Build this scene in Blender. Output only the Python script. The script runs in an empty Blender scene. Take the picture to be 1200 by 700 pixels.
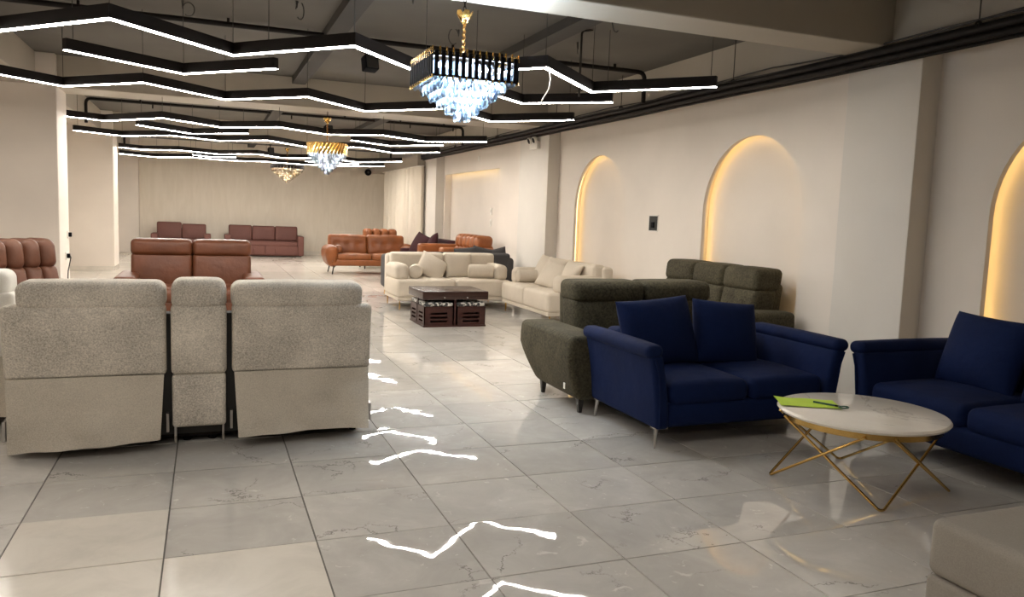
import bpy, math, random
from mathutils import Vector, Matrix, Euler

random.seed(7)
SC = bpy.context.scene
COL = SC.collection
R = math.radians

# ------------------------------------------------------------------ camera
cam_data = bpy.data.cameras.new('camera')
cam = bpy.data.objects.new('camera', cam_data)
COL.objects.link(cam)
cam_data.sensor_width = 36.0
cam_data.lens = 913.2 / 1200.0 * 36.0
yaw, pitch, roll = R(21.45), R(6.03), R(2.07)
CAM_H = 1.416
fwd = Vector((math.sin(yaw) * math.cos(pitch), math.cos(yaw) * math.cos(pitch), -math.sin(pitch)))
rgt = Vector((math.cos(yaw), -math.sin(yaw), 0))
upv = rgt.cross(fwd)
c_, s_ = math.cos(roll), math.sin(roll)
r2 = rgt * c_ + upv * s_
u2 = upv * c_ - rgt * s_
cam.matrix_world = Matrix(((r2.x, u2.x, -fwd.x, 0), (r2.y, u2.y, -fwd.y, 0), (r2.z, u2.z, -fwd.z, CAM_H), (0, 0, 0, 1)))
cam_data.clip_start = 0.05
SC.camera = cam

# ------------------------------------------------------------------ world and exposure
world = bpy.data.worlds.new('world')
SC.world = world
world.use_nodes = True
world.node_tree.nodes['Background'].inputs[0].default_value = (1.0, 0.93, 0.82, 1)
world.node_tree.nodes['Background'].inputs[1].default_value = 0.02
SC.view_settings.view_transform = 'Standard'
SC.view_settings.look = 'None'
SC.view_settings.gamma = 1.0
SC.view_settings.use_curve_mapping = False
SC.view_settings.exposure = 1.6
LED = 21.0            # strength of the linear LED diffusers
NICHE = 2.6           # strength of the warm LED tape in the niches
SC.cycles.use_denoising = True
SC.cycles.max_bounces = 8
SC.cycles.diffuse_bounces = 5
SC.cycles.glossy_bounces = 4
SC.cycles.transmission_bounces = 6
SC.cycles.sample_clamp_indirect = 6.0
SC.cycles.caustics_reflective = False
SC.cycles.caustics_refractive = False


# ------------------------------------------------------------------ materials
def mat_new(name):
    m = bpy.data.materials.new(name)
    m.use_nodes = True
    nt = m.node_tree
    return m, nt, nt.nodes['Principled BSDF']


def N(nt, t, **kw):
    n = nt.nodes.new(t)
    for k, v in kw.items():
        if k in n.inputs:
            n.inputs[k].default_value = v
        else:
            setattr(n, k, v)
    return n


def ramp(nt, fac, stops):
    n = nt.nodes.new('ShaderNodeValToRGB')
    e = n.color_ramp.elements
    while len(e) < len(stops):
        e.new(0.5)
    for i, (p, c) in enumerate(stops):
        e[i].position = p
        e[i].color = (c[0], c[1], c[2], 1)
    nt.links.new(fac, n.inputs[0])
    return n


def c3(c):
    return (c[0], c[1], c[2], 1)


def plain(name, col, rough=0.5, metal=0.0, var=0.08, scale=6.0, bump=0.0, bscale=200.0, spec=0.5, sheen=0.0, coat=0.0):
    """Solid colour with a little noise variation and optional fine bump."""
    m, nt, b = mat_new(name)
    L = nt.links.new
    tc = N(nt, 'ShaderNodeTexCoord')
    nz = N(nt, 'ShaderNodeTexNoise', Scale=scale, Detail=4.0)
    L(tc.outputs['Object'], nz.inputs['Vector'])
    lo = [max(0, x * (1 - var)) for x in col]
    hi = [min(1, x * (1 + var)) for x in col]
    rp = ramp(nt, nz.outputs['Fac'], [(0.3, lo), (0.7, hi)])
    L(rp.outputs['Color'], b.inputs['Base Color'])
    b.inputs['Roughness'].default_value = rough
    b.inputs['Metallic'].default_value = metal
    b.inputs['Specular IOR Level'].default_value = spec
    if sheen:
        b.inputs['Sheen Weight'].default_value = sheen
        b.inputs['Sheen Roughness'].default_value = 0.4
        b.inputs['Sheen Tint'].default_value = c3([min(1, x * 1.8 + 0.05) for x in col])
    if coat:
        b.inputs['Coat Weight'].default_value = coat
        b.inputs['Coat Roughness'].default_value = 0.06
    if bump:
        n2 = N(nt, 'ShaderNodeTexNoise', Scale=bscale, Detail=3.0)
        L(tc.outputs['Object'], n2.inputs['Vector'])
        bp = N(nt, 'ShaderNodeBump', Strength=bump, Distance=0.004)
        L(n2.outputs['Fac'], bp.inputs['Height'])
        L(bp.outputs['Normal'], b.inputs['Normal'])
    return m


def fabric(name, col, var=0.18, wscale=260.0, blotch=3.0, rough=0.9, sheen=0.15, bump=0.5, soft=0.0):
    """Woven or napped cloth: fine mottled weave over soft blotches, plus gentle wrinkling."""
    m, nt, b = mat_new(name)
    L = nt.links.new
    tc = N(nt, 'ShaderNodeTexCoord')
    n1 = N(nt, 'ShaderNodeTexNoise', Scale=wscale, Detail=2.0, Roughness=0.7)
    n2 = N(nt, 'ShaderNodeTexNoise', Scale=blotch, Detail=4.0)
    L(tc.outputs['Object'], n1.inputs['Vector'])
    L(tc.outputs['Object'], n2.inputs['Vector'])
    mx = N(nt, 'ShaderNodeMath', operation='MULTIPLY_ADD')
    mx.inputs[1].default_value = 0.6
    L(n1.outputs['Fac'], mx.inputs[0])
    m2 = N(nt, 'ShaderNodeMath', operation='MULTIPLY')
    m2.inputs[1].default_value = 0.4
    L(n2.outputs['Fac'], m2.inputs[0])
    L(m2.outputs[0], mx.inputs[2])
    lo = [max(0, x * (1 - var)) for x in col]
    hi = [min(1, x * (1 + var)) for x in col]
    rp = ramp(nt, mx.outputs[0], [(0.35, lo), (0.65, hi)])
    L(rp.outputs['Color'], b.inputs['Base Color'])
    b.inputs['Roughness'].default_value = rough
    b.inputs['Specular IOR Level'].default_value = 0.2
    b.inputs['Sheen Weight'].default_value = sheen
    b.inputs['Sheen Roughness'].default_value = 0.45
    b.inputs['Sheen Tint'].default_value = c3([min(1, x * 1.6 + 0.03) for x in col])
    n3 = N(nt, 'ShaderNodeTexNoise', Scale=7.0, Detail=3.0)
    L(tc.outputs['Object'], n3.inputs['Vector'])
    b1 = N(nt, 'ShaderNodeBump', Strength=0.35, Distance=0.02)
    L(n3.outputs['Fac'], b1.inputs['Height'])
    b2 = N(nt, 'ShaderNodeBump', Strength=bump, Distance=0.002)
    L(n1.outputs['Fac'], b2.inputs['Height'])
    L(b1.outputs['Normal'], b2.inputs['Normal'])
    L(b2.outputs['Normal'], b.inputs['Normal'])
    return m


def leather(name, col, rough=0.42):
    m, nt, b = mat_new(name)
    L = nt.links.new
    tc = N(nt, 'ShaderNodeTexCoord')
    n2 = N(nt, 'ShaderNodeTexNoise', Scale=5.0, Detail=5.0)
    L(tc.outputs['Object'], n2.inputs['Vector'])
    rp = ramp(nt, n2.outputs['Fac'], [(0.3, [x * 0.82 for x in col]), (0.7, [x * 1.15 for x in col])])
    L(rp.outputs['Color'], b.inputs['Base Color'])
    b.inputs['Roughness'].default_value = rough
    b.inputs['Specular IOR Level'].default_value = 0.4
    v = N(nt, 'ShaderNodeTexVoronoi', Scale=220.0)
    L(tc.outputs['Object'], v.inputs['Vector'])
    n3 = N(nt, 'ShaderNodeTexNoise', Scale=9.0, Detail=3.0)
    L(tc.outputs['Object'], n3.inputs['Vector'])
    b1 = N(nt, 'ShaderNodeBump', Strength=0.4, Distance=0.02)
    L(n3.outputs['Fac'], b1.inputs['Height'])
    b2 = N(nt, 'ShaderNodeBump', Strength=0.15, Distance=0.001)
    L(v.outputs['Distance'], b2.inputs['Height'])
    L(b1.outputs['Normal'], b2.inputs['Normal'])
    L(b2.outputs['Normal'], b.inputs['Normal'])
    return m


def emit(name, col, strength):
    m, nt, b = mat_new(name)
    nt.nodes.remove(b)
    e = N(nt, 'ShaderNodeEmission')
    e.inputs[0].default_value = c3(col)
    e.inputs[1].default_value = strength
    nt.links.new(e.outputs[0], nt.nodes['Material Output'].inputs[0])
    return m


def paint(name, col, rough=0.6, var=0.05, stain=0.0):
    """Roller painted plaster: faint broad mottling and orange peel."""
    m, nt, b = mat_new(name)
    L = nt.links.new
    g = N(nt, 'ShaderNodeNewGeometry')
    n = N(nt, 'ShaderNodeTexNoise', Scale=1.1, Detail=6.0)
    L(g.outputs['Position'], n.inputs['Vector'])
    rp = ramp(nt, n.outputs['Fac'], [(0.3, [x * (1 - var) for x in col]), (0.7, [min(1, x * (1 + var)) for x in col])])
    out = rp.outputs['Color']
    b.inputs['Roughness'].default_value = rough
    b.inputs['Specular IOR Level'].default_value = 0.3
    L(out, b.inputs['Base Color'])
    n2 = N(nt, 'ShaderNodeTexNoise', Scale=60.0, Detail=3.0)
    L(g.outputs['Position'], n2.inputs['Vector'])
    bp = N(nt, 'ShaderNodeBump', Strength=0.12 + stain, Distance=0.003)
    L(n2.outputs['Fac'], bp.inputs['Height'])
    L(bp.outputs['Normal'], b.inputs['Normal'])
    return m


def tile_mat(name, base, vein, crack, rough=0.016, veins=True):
    """Polished tile: mottled stone with light clouds and thin dark veins, each tile offset differently."""
    m, nt, b = mat_new(name)
    L = nt.links.new
    g = N(nt, 'ShaderNodeNewGeometry')
    oi = N(nt, 'ShaderNodeObjectInfo')
    rn = N(nt, 'ShaderNodeMath', operation='ADD')
    L(oi.outputs['Random'], rn.inputs[0])
    L(g.outputs['Random Per Island'], rn.inputs[1])
    ml = N(nt, 'ShaderNodeMath', operation='MULTIPLY')
    ml.inputs[1].default_value = 43.0
    L(rn.outputs[0], ml.inputs[0])
    va = N(nt, 'ShaderNodeVectorMath', operation='ADD')
    L(g.outputs['Position'], va.inputs[0])
    L(ml.outputs[0], va.inputs[1])
    n1 = N(nt, 'ShaderNodeTexNoise', Scale=3.2, Detail=8.0, Roughness=0.65, Distortion=0.6)
    L(va.outputs[0], n1.inputs['Vector'])
    col = ramp(nt, n1.outputs['Fac'], [(0.25, [x * 0.84 for x in base]), (0.55, base), (0.78, vein)]).outputs['Color']
    if veins:
        nd = N(nt, 'ShaderNodeTexNoise', Scale=4.0, Detail=5.0, Roughness=0.7)
        L(va.outputs[0], nd.inputs['Vector'])
        mm = N(nt, 'ShaderNodeVectorMath', operation='SCALE')
        mm.inputs['Scale'].default_value = 0.35
        L(nd.outputs['Color'], mm.inputs[0])
        ad = N(nt, 'ShaderNodeVectorMath', operation='ADD')
        L(va.outputs[0], ad.inputs[0])
        L(mm.outputs[0], ad.inputs[1])
        vo = N(nt, 'ShaderNodeTexVoronoi', Scale=1.7, feature='DISTANCE_TO_EDGE')
        L(ad.outputs[0], vo.inputs['Vector'])
        # thin cracks, broken up by a mask
        rc = ramp(nt, vo.outputs['Distance'], [(0.0, (1, 1, 1)), (0.010, (0, 0, 0))])
        nm = N(nt, 'ShaderNodeTexNoise', Scale=2.6, Detail=2.0)
        L(va.outputs[0], nm.inputs['Vector'])
        rm = ramp(nt, nm.outputs['Fac'], [(0.52, (0, 0, 0)), (0.62, (0.85, 0.85, 0.85))])
        mk = N(nt, 'ShaderNodeMath', operation='MULTIPLY')
        L(rc.outputs['Color'], mk.inputs[0])
        L(rm.outputs['Color'], mk.inputs[1])
        mx = N(nt, 'ShaderNodeMix', data_type='RGBA')
        L(mk.outputs[0], mx.inputs['Factor'])
        L(col, mx.inputs[6])
        mx.inputs[7].default_value = c3(crack)
        col = mx.outputs[2]
        # small light flecks
        nf = N(nt, 'ShaderNodeTexNoise', Scale=16.0, Detail=4.0, Distortion=1.2)
        L(va.outputs[0], nf.inputs['Vector'])
        rf = ramp(nt, nf.outputs['Fac'], [(0.66, (0, 0, 0)), (0.74, (0.6, 0.6, 0.6))])
        m3 = N(nt, 'ShaderNodeMix', data_type='RGBA')
        L(rf.outputs['Color'], m3.inputs['Factor'])
        L(col, m3.inputs[6])
        m3.inputs[7].default_value = c3([min(1, x * 1.25) for x in vein])
        col = m3.outputs[2]
    # per tile brightness
    hs = N(nt, 'ShaderNodeHueSaturation')
    mr = N(nt, 'ShaderNodeMapRange')
    fr = N(nt, 'ShaderNodeMath', operation='FRACT')
    L(rn.outputs[0], fr.inputs[0])
    L(fr.outputs[0], mr.inputs['Value'])
    mr.inputs['To Min'].default_value = 0.92
    mr.inputs['To Max'].default_value = 1.06
    L(mr.outputs[0], hs.inputs['Value'])
    L(col, hs.inputs['Color'])
    L(hs.outputs[0], b.inputs['Base Color'])
    b.inputs['Roughness'].default_value = rough
    b.inputs['IOR'].default_value = 1.7
    nb = N(nt, 'ShaderNodeTexNoise', Scale=3.6, Detail=2.0)
    L(va.outputs[0], nb.inputs['Vector'])
    bp = N(nt, 'ShaderNodeBump', Strength=0.22, Distance=0.003)
    L(nb.outputs['Fac'], bp.inputs['Height'])
    L(bp.outputs['Normal'], b.inputs['Normal'])
    return m


def wood(name, dark, light, rough=0.3, scale=(3, 40, 40)):
    m, nt, b = mat_new(name)
    L = nt.links.new
    tc = N(nt, 'ShaderNodeTexCoord')
    mp = N(nt, 'ShaderNodeMapping')
    mp.inputs['Scale'].default_value = scale
    L(tc.outputs['Object'], mp.inputs['Vector'])
    n = N(nt, 'ShaderNodeTexNoise', Scale=1.0, Detail=6.0, Distortion=0.8)
    L(mp.outputs[0], n.inputs['Vector'])
    rp = ramp(nt, n.outputs['Fac'], [(0.3, dark), (0.7, light)])
    L(rp.outputs['Color'], b.inputs['Base Color'])
    b.inputs['Roughness'].default_value = rough
    return m


M = {}
M['wall'] = paint('cream_wall_paint', (0.70, 0.635, 0.565))
M['wall_grey'] = paint('pale_grey_wall_paint', (0.63, 0.59, 0.535))
M['ceiling'] = paint('dark_grey_slab_paint', (0.115, 0.105, 0.09), rough=0.8, var=0.12, stain=0.2)
M['rib'] = paint('darker_rib_paint', (0.055, 0.05, 0.045), rough=0.8, var=0.1)
M['beam'] = paint('cream_beam_paint', (0.40, 0.355, 0.29))
M['grey_tile'] = tile_mat('grey_stone_tile', (0.53, 0.50, 0.46), (0.62, 0.59, 0.545), (0.17, 0.155, 0.14))
M['beige_tile'] = tile_mat('beige_tile', (0.66, 0.61, 0.54), (0.70, 0.65, 0.58), (0.4, 0.35, 0.3), rough=0.14, veins=False)
M['grout'] = plain('dark_grout', (0.12, 0.11, 0.10), rough=0.9)
M['black_metal'] = plain('black_painted_metal', (0.009, 0.006, 0.005), spec=0.15, rough=0.6, var=0.1)
M['pipe'] = plain('black_conduit', (0.011, 0.008, 0.007), spec=0.2, rough=0.5, var=0.2, scale=12)
M['cable'] = plain('dark_cable', (0.03, 0.026, 0.022), rough=0.6)
M['white_cable'] = plain('white_cable', (0.7, 0.66, 0.6), rough=0.6)
M['gold'] = plain('polished_gold', (0.62, 0.40, 0.13), rough=0.25, metal=1.0, var=0.05)
M['old_gold'] = plain('brushed_gold', (0.26, 0.13, 0.04), rough=0.4, metal=1.0, var=0.2, scale=40)
M['steel'] = plain('dull_steel_leg', (0.42, 0.40, 0.38), rough=0.3, metal=1.0, var=0.1)
M['white_plastic'] = plain('white_plastic', (0.75, 0.72, 0.66), rough=0.4, var=0.03)
M['black_plastic'] = plain('black_plastic', (0.004, 0.004, 0.006), rough=0.8, spec=0.15)
M['led'] = emit('white_led_diffuser', (1.0, 0.94, 0.855), LED * 1.15)
M['led_far'] = emit('white_led_diffuser_far_bays', (1.0, 0.94, 0.855), LED * 1.95)
M['led_dim'] = emit('white_led_diffuser_dim', (1.0, 0.94, 0.855), LED * 0.28)
M['led_mid'] = emit('white_led_diffuser_mid', (1.0, 0.94, 0.855), LED * 0.45)
M['niche_led'] = emit('warm_led_tape', (1.0, 0.68, 0.26), NICHE)
M['cove_led'] = emit('yellow_led_tape', (1.0, 0.74, 0.30), NICHE * 0.8)
M['grey_fabric'] = fabric('light_grey_woven_fabric', (0.52, 0.475, 0.41), var=0.42, wscale=120)
M['grey_skirt'] = fabric('light_grey_thin_fabric', (0.50, 0.45, 0.375), var=0.2, wscale=170)
M['offwhite'] = fabric('off_white_fabric', (0.66, 0.63, 0.57), var=0.1)
M['cream'] = fabric('cream_sofa_fabric', (0.56, 0.49, 0.40), var=0.1, wscale=320)
M['cream_pillow'] = fabric('cream_pillow_fabric', (0.52, 0.455, 0.37), var=0.12, wscale=320)
M['olive'] = fabric('olive_chenille', (0.060, 0.052, 0.032), var=0.55, wscale=55, rough=0.85, sheen=0.2)
M['navy'] = fabric('navy_velvet', (0.0014, 0.0085, 0.048), var=0.3, wscale=300, rough=0.85, sheen=0.015)
M['dark_grey'] = fabric('charcoal_fabric', (0.06, 0.056, 0.056), var=0.15)
M['mauve'] = fabric('dusty_mauve_leatherette', (0.15, 0.066, 0.054), var=0.1, rough=0.55, wscale=90)
M['maroon'] = fabric('dark_maroon_fabric', (0.045, 0.016, 0.019), var=0.2)
M['brown_leather'] = leather('brown_leather', (0.125, 0.040, 0.016))
M['brown_leather2'] = leather('reddish_brown_leather', (0.15, 0.062, 0.036))
M['tan_leather'] = leather('tan_leather', (0.22, 0.068, 0.018))
M['taupe'] = fabric('taupe_velvet', (0.27, 0.24, 0.205), var=0.1, wscale=200, sheen=0.15)
M['dark_foot'] = plain('dark_wood_foot', (0.02, 0.016, 0.014), rough=0.4)
M['dark_wood'] = wood('dark_mahogany', (0.020, 0.005, 0.004), (0.05, 0.012, 0.008), rough=0.35)
M['table_wood'] = wood('worn_brown_table_top', (0.022, 0.010, 0.008), (0.045, 0.022, 0.017), rough=0.25)
M['lime_paper'] = plain('lime_green_paper', (0.52, 0.72, 0.06), rough=0.7, var=0.05)
M['pen_green'] = plain('dark_green_pen', (0.01, 0.08, 0.05), rough=0.3)
M['curtain'] = fabric('cream_curtain', (0.62, 0.56, 0.47), var=0.05)
M['inside'] = plain('dark_shade_and_fittings', (0.03, 0.028, 0.025), rough=0.8)  # dark fittings, plus the painted shade of wall box and sofa gaps


def mk_marble():
    m, nt, b = mat_new('white_marble')
    L = nt.links.new
    tc = N(nt, 'ShaderNodeTexCoord')
    n = N(nt, 'ShaderNodeTexNoise', Scale=1.3, Detail=9.0, Roughness=0.62, Distortion=1.2)
    L(tc.outputs['Object'], n.inputs['Vector'])
    rp = ramp(nt, n.outputs['Fac'], [(0.38, (0.80, 0.74, 0.66)), (0.515, (0.83, 0.78, 0.70)), (0.53, (0.60, 0.55, 0.49)), (0.545, (0.81, 0.76, 0.68)), (0.75, (0.74, 0.68, 0.60))])
    L(rp.outputs['Color'], b.inputs['Base Color'])
    b.inputs['Roughness'].default_value = 0.12
    return m


def mk_wallpaper():
    """Back wall: beige relief wallpaper of soft vertical waves."""
    m, nt, b = mat_new('beige_wave_wallpaper')
    L = nt.links.new
    g = N(nt, 'ShaderNodeNewGeometry')
    mp = N(nt, 'ShaderNodeMapping')
    mp.inputs['Scale'].default_value = (7, 7, 1.3)
    L(g.outputs['Position'], mp.inputs['Vector'])
    n = N(nt, 'ShaderNodeTexNoise', Scale=1.0, Detail=3.0, Distortion=1.0)
    L(mp.outputs[0], n.inputs['Vector'])
    rp = ramp(nt, n.outputs['Fac'], [(0.35, (0.66, 0.59, 0.49)), (0.65, (0.70, 0.63, 0.53))])
    L(rp.outputs['Color'], b.inputs['Base Color'])
    bp = N(nt, 'ShaderNodeBump', Strength=0.35, Distance=0.015)
    L(n.outputs['Fac'], bp.inputs['Height'])
    L(bp.outputs['Normal'], b.inputs['Normal'])
    b.inputs['Roughness'].default_value = 0.6
    return m


def mk_pattern_cloth():
    m, nt, b = mat_new('black_and_white_print_cloth')
    L = nt.links.new
    tc = N(nt, 'ShaderNodeTexCoord')
    v = N(nt, 'ShaderNodeTexVoronoi', Scale=38.0)
    L(tc.outputs['Object'], v.inputs['Vector'])
    sp = N(nt, 'ShaderNodeSeparateColor')
    L(v.outputs['Color'], sp.inputs[0])
    rp = ramp(nt, sp.outputs[0], [(0.42, (0.60, 0.58, 0.53)), (0.46, (0.04, 0.04, 0.04))])
    L(rp.outputs['Color'], b.inputs['Base Color'])
    b.inputs['Roughness'].default_value = 0.8
    return m


def mk_crystal(name, tint, trans=0.3, dark=.28):
    """Faceted lit crystal: light from the bulbs behind passes through, facets mirror."""
    m, nt, b = mat_new(name)
    L = nt.links.new
    nt.nodes.remove(b)
    t = N(nt, 'ShaderNodeBsdfTranslucent')
    t.inputs[0].default_value = c3(tint)
    tr = N(nt, 'ShaderNodeBsdfTransparent')
    tr.inputs[0].default_value = c3([x * .9 for x in tint])
    oi = N(nt, 'ShaderNodeObjectInfo')
    gi = N(nt, 'ShaderNodeNewGeometry')
    ra = N(nt, 'ShaderNodeMath', operation='ADD')
    L(oi.outputs['Random'], ra.inputs[0])
    L(gi.outputs['Random Per Island'], ra.inputs[1])
    rf_ = N(nt, 'ShaderNodeMath', operation='FRACT')
    L(ra.outputs[0], rf_.inputs[0])
    rpc = ramp(nt, rf_.outputs[0], [(0.0, [x * x * dark for x in tint]), (0.45, [x * x * (dark * .5 + .48) for x in tint]), (0.75, tint)])  # random bright and dark tints per crystal imitate sparkle
    L(rpc.outputs['Color'], t.inputs[0])
    gl = N(nt, 'ShaderNodeBsdfGlossy')
    gl.inputs['Roughness'].default_value = 0.05
    m1 = N(nt, 'ShaderNodeMixShader')
    m1.inputs[0].default_value = trans
    L(t.outputs[0], m1.inputs[1])
    L(tr.outputs[0], m1.inputs[2])
    fr = N(nt, 'ShaderNodeFresnel')
    fr.inputs[0].default_value = 1.9
    m2 = N(nt, 'ShaderNodeMixShader')
    L(fr.outputs[0], m2.inputs[0])
    L(m1.outputs[0], m2.inputs[1])
    L(gl.outputs[0], m2.inputs[2])
    L(m2.outputs[0], nt.nodes['Material Output'].inputs[0])
    return m


M['marble'] = mk_marble()
M['wallpaper'] = mk_wallpaper()
M['print_cloth'] = mk_pattern_cloth()
M['crystal'] = mk_crystal('blue_white_crystal', (0.80, 0.90, 1.0))
M['warm_crystal'] = mk_crystal('warm_crystal', (1.0, 0.90, 0.76), 0.1, .6)
M['white_crystal'] = mk_crystal('white_crystal', (0.93, 0.96, 1.0), 0.1, .6)
M['strong_bulb'] = emit('strong_white_bulb', (0.85, 0.92, 1.0), 420.0)
M['bulb'] = emit('cool_white_bulb', (0.72, 0.86, 1.0), 140.0)
M['warm_bulb'] = emit('warm_bulb', (1.0, 0.84, 0.62), 170.0)


# ------------------------------------------------------------------ mesh helpers
class MB:
    def __init__(s):
        s.v, s.f, s.mi = [], [], []

    def add(s, vf, X=None, fn=None, m=0):
        vs, fs = vf
        o = len(s.v)
        for p in vs:
            p = Vector(p)
            if fn:
                p = Vector(fn(p))
            if X is not None:
                p = X @ p
            s.v.append(p)
        for f in fs:
            s.f.append([i + o for i in f])
            s.mi.append(m)
        return s

    def mesh(s, name, mats, smooth=True, angle=42):
        me = bpy.data.meshes.new(name)
        me.from_pydata([tuple(p) for p in s.v], [], s.f)
        if not isinstance(mats, (list, tuple)):
            mats = [mats]
        for mt in mats:
            me.materials.append(mt)
        me.polygons.foreach_set('material_index', s.mi)
        me.validate()
        if smooth:
            me.polygons.foreach_set('use_smooth', [True] * len(me.polygons))
            me.set_sharp_from_angle(angle=R(angle))
        me.update()
        return me

    def build(s, name, mats, parent=None, smooth=True, angle=42):
        o = bpy.data.objects.new(name, s.mesh(name, mats, smooth, angle))
        COL.objects.link(o)
        if parent is not None:
            o.parent = parent
        return o


def T(x, y, z):
    return Matrix.Translation((x, y, z))


def Rz(a):
    return Matrix.Rotation(R(a), 4, 'Z')


def Rx(a):
    return Matrix.Rotation(R(a), 4, 'X')


def Ry(a):
    return Matrix.Rotation(R(a), 4, 'Y')


def box(x0, x1, y0, y1, z0, z1):
    v = [(x, y, z) for z in (z0, z1) for y in (y0, y1) for x in (x0, x1)]
    f = [(0, 2, 3, 1), (4, 5, 7, 6), (0, 1, 5, 4), (2, 6, 7, 3), (0, 4, 6, 2), (1, 3, 7, 5)]
    return v, f


def rbox(x0, x1, y0, y1, z0, z1, r=0.03, mid=2, crown=(0, 0, 0), rs=2):
    """Rounded box with optional swelling of each pair of faces (upholstery)."""
    C = Vector(((x0 + x1) / 2, (y0 + y1) / 2, (z0 + z1) / 2))
    h = ((x1 - x0) / 2, (y1 - y0) / 2, (z1 - z0) / 2)
    rr = min(r, h[0] * .999, h[1] * .999, h[2] * .999)
    ax = []
    for k in range(3):
        edge = [-h[k] + rr * (1 - math.cos(math.pi / 2 * i / rs)) * 1.0 for i in range(rs)]
        # angle parametrisation of the corner: use tan so that the normalised offset is even
        edge = [-h[k] + rr - rr * math.tan(math.pi / 4 * (rs - i) / rs) for i in range(rs)]
        inner = [-(h[k] - rr) + 2 * (h[k] - rr) * i / mid for i in range(mid + 1)]
        ax.append(edge + inner + [-e for e in reversed(edge)])
    n = [len(a) for a in ax]
    idx, vs, fs = {}, [], []

    def vert(i, j, k):
        key = (i, j, k)
        if key in idx:
            return idx[key]
        p = Vector((ax[0][i], ax[1][j], ax[2][k]))
        q = Vector([max(-(h[a] - rr), min(h[a] - rr, p[a])) for a in range(3)])
        d = p - q
        if d.length > 1e-9:
            p = q + d.normalized() * rr
        u = [p[a] / h[a] for a in range(3)]
        for a in range(3):
            if crown[a]:
                b, c = (a + 1) % 3, (a + 2) % 3
                w = max(0, 1 - u[b] ** 2) ** .8 * max(0, 1 - u[c] ** 2) ** .8
                p[a] += u[a] * crown[a] * w
        idx[key] = len(vs)
        vs.append(C + p)
        return idx[key]

    for a in range(3):
        b, c = (a + 1) % 3, (a + 2) % 3
        for side in (0, n[a] - 1):
            for i in range(n[b] - 1):
                for j in range(n[c] - 1):
                    q = []
                    for (di, dj) in ((0, 0), (1, 0), (1, 1), (0, 1)):
                        t = [0, 0, 0]
                        t[a], t[b], t[c] = side, i + di, j + dj
                        q.append(vert(*t))
                    if side == 0:
                        q.reverse()
                    fs.append(q)
    return vs, fs


def lathe(profile, n=24, cap=True):
    vs, fs = [], []
    for r, z in profile:
        for i in range(n):
            a = 2 * math.pi * i / n
            vs.append((r * math.cos(a), r * math.sin(a), z))
    m = len(profile)
    for k in range(m - 1):
        for i in range(n):
            j = (i + 1) % n
            fs.append((k * n + i, k * n + j, (k + 1) * n + j, (k + 1) * n + i))
    if cap:
        fs.append(tuple(reversed(range(n))))
        fs.append(tuple((m - 1) * n + i for i in range(n)))
    return vs, fs


def cyl(p0, p1, r0, r1=None, n=10):
    r1 = r0 if r1 is None else r1
    p0, p1 = Vector(p0), Vector(p1)
    d = (p1 - p0)
    q = d.to_track_quat('Z', 'Y').to_matrix().to_4x4()
    X = Matrix.Translation(p0) @ q
    vs, fs = lathe([(r0, 0), (r1, d.length)], n)
    return [X @ Vector(v) for v in vs], fs


def tube(pts, r, n=8, closed=False):
    pts = [Vector(p) for p in pts]
    m = len(pts)
    vs, fs = [], []
    nrm = None
    for i, p in enumerate(pts):
        if closed:
            t = pts[(i + 1) % m] - pts[i - 1]
        else:
            t = pts[min(i + 1, m - 1)] - pts[max(i - 1, 0)]
        t.normalize()
        if nrm is None:
            nrm = t.orthogonal().normalized()
        nrm = (nrm - t * nrm.dot(t)).normalized()
        bi = t.cross(nrm)
        for k in range(n):
            a = 2 * math.pi * k / n
            vs.append(p + (nrm * math.cos(a) + bi * math.sin(a)) * r)
    for i in range(m if closed else m - 1):
        j = (i + 1) % m
        for k in range(n):
            l = (k + 1) % n
            fs.append((i * n + k, i * n + l, j * n + l, j * n + k))
    if not closed:
        fs.append(tuple(reversed(range(n))))
        fs.append(tuple((m - 1) * n + k for k in range(n)))
    return vs, fs


def fillet(pts, r, seg=5):
    """Polyline with its inner corners rounded."""
    pts = [Vector(p) for p in pts]
    out = [pts[0]]
    for a, b, c in zip(pts, pts[1:], pts[2:]):
        u, v = (a - b), (c - b)
        k = min(r, u.length * .45, v.length * .45)
        p, q = b + u.normalized() * k, b + v.normalized() * k
        for i in range(seg + 1):
            t = i / seg
            out.append(p * (1 - t) ** 2 + b * 2 * t * (1 - t) + q * t * t)
    out.append(pts[-1])
    return out


def sheet(x0, x1, z_of, y_of, nx=24, nz=10, th=0.006):
    """Hanging cloth: grid in x (u) and height (w) with two faces and a thickness."""
    vs, fs = [], []
    for side in (0, 1):
        for j in range(nz + 1):
            for i in range(nx + 1):
                u, w = i / nx, j / nz
                vs.append((x0 + (x1 - x0) * u, y_of(u, w) + side * th, z_of(u, w)))
    W = nx + 1
    S = W * (nz + 1)
    for j in range(nz):
        for i in range(nx):
            a = j * W + i
            fs.append((a, a + 1, a + W + 1, a + W))
            fs.append((S + a, S + a + W, S + a + W + 1, S + a + 1))
    for i in range(nx):
        fs.append((i, S + i, S + i + 1, i + 1))
        b = nz * W + i
        fs.append((b, b + 1, S + b + 1, S + b))
    for j in range(nz):
        a = j * W
        fs.append((a, a + W, S + a + W, S + a))
        b = j * W + nx
        fs.append((b, S + b, S + b + W, b + W))
    return vs, fs


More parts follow.
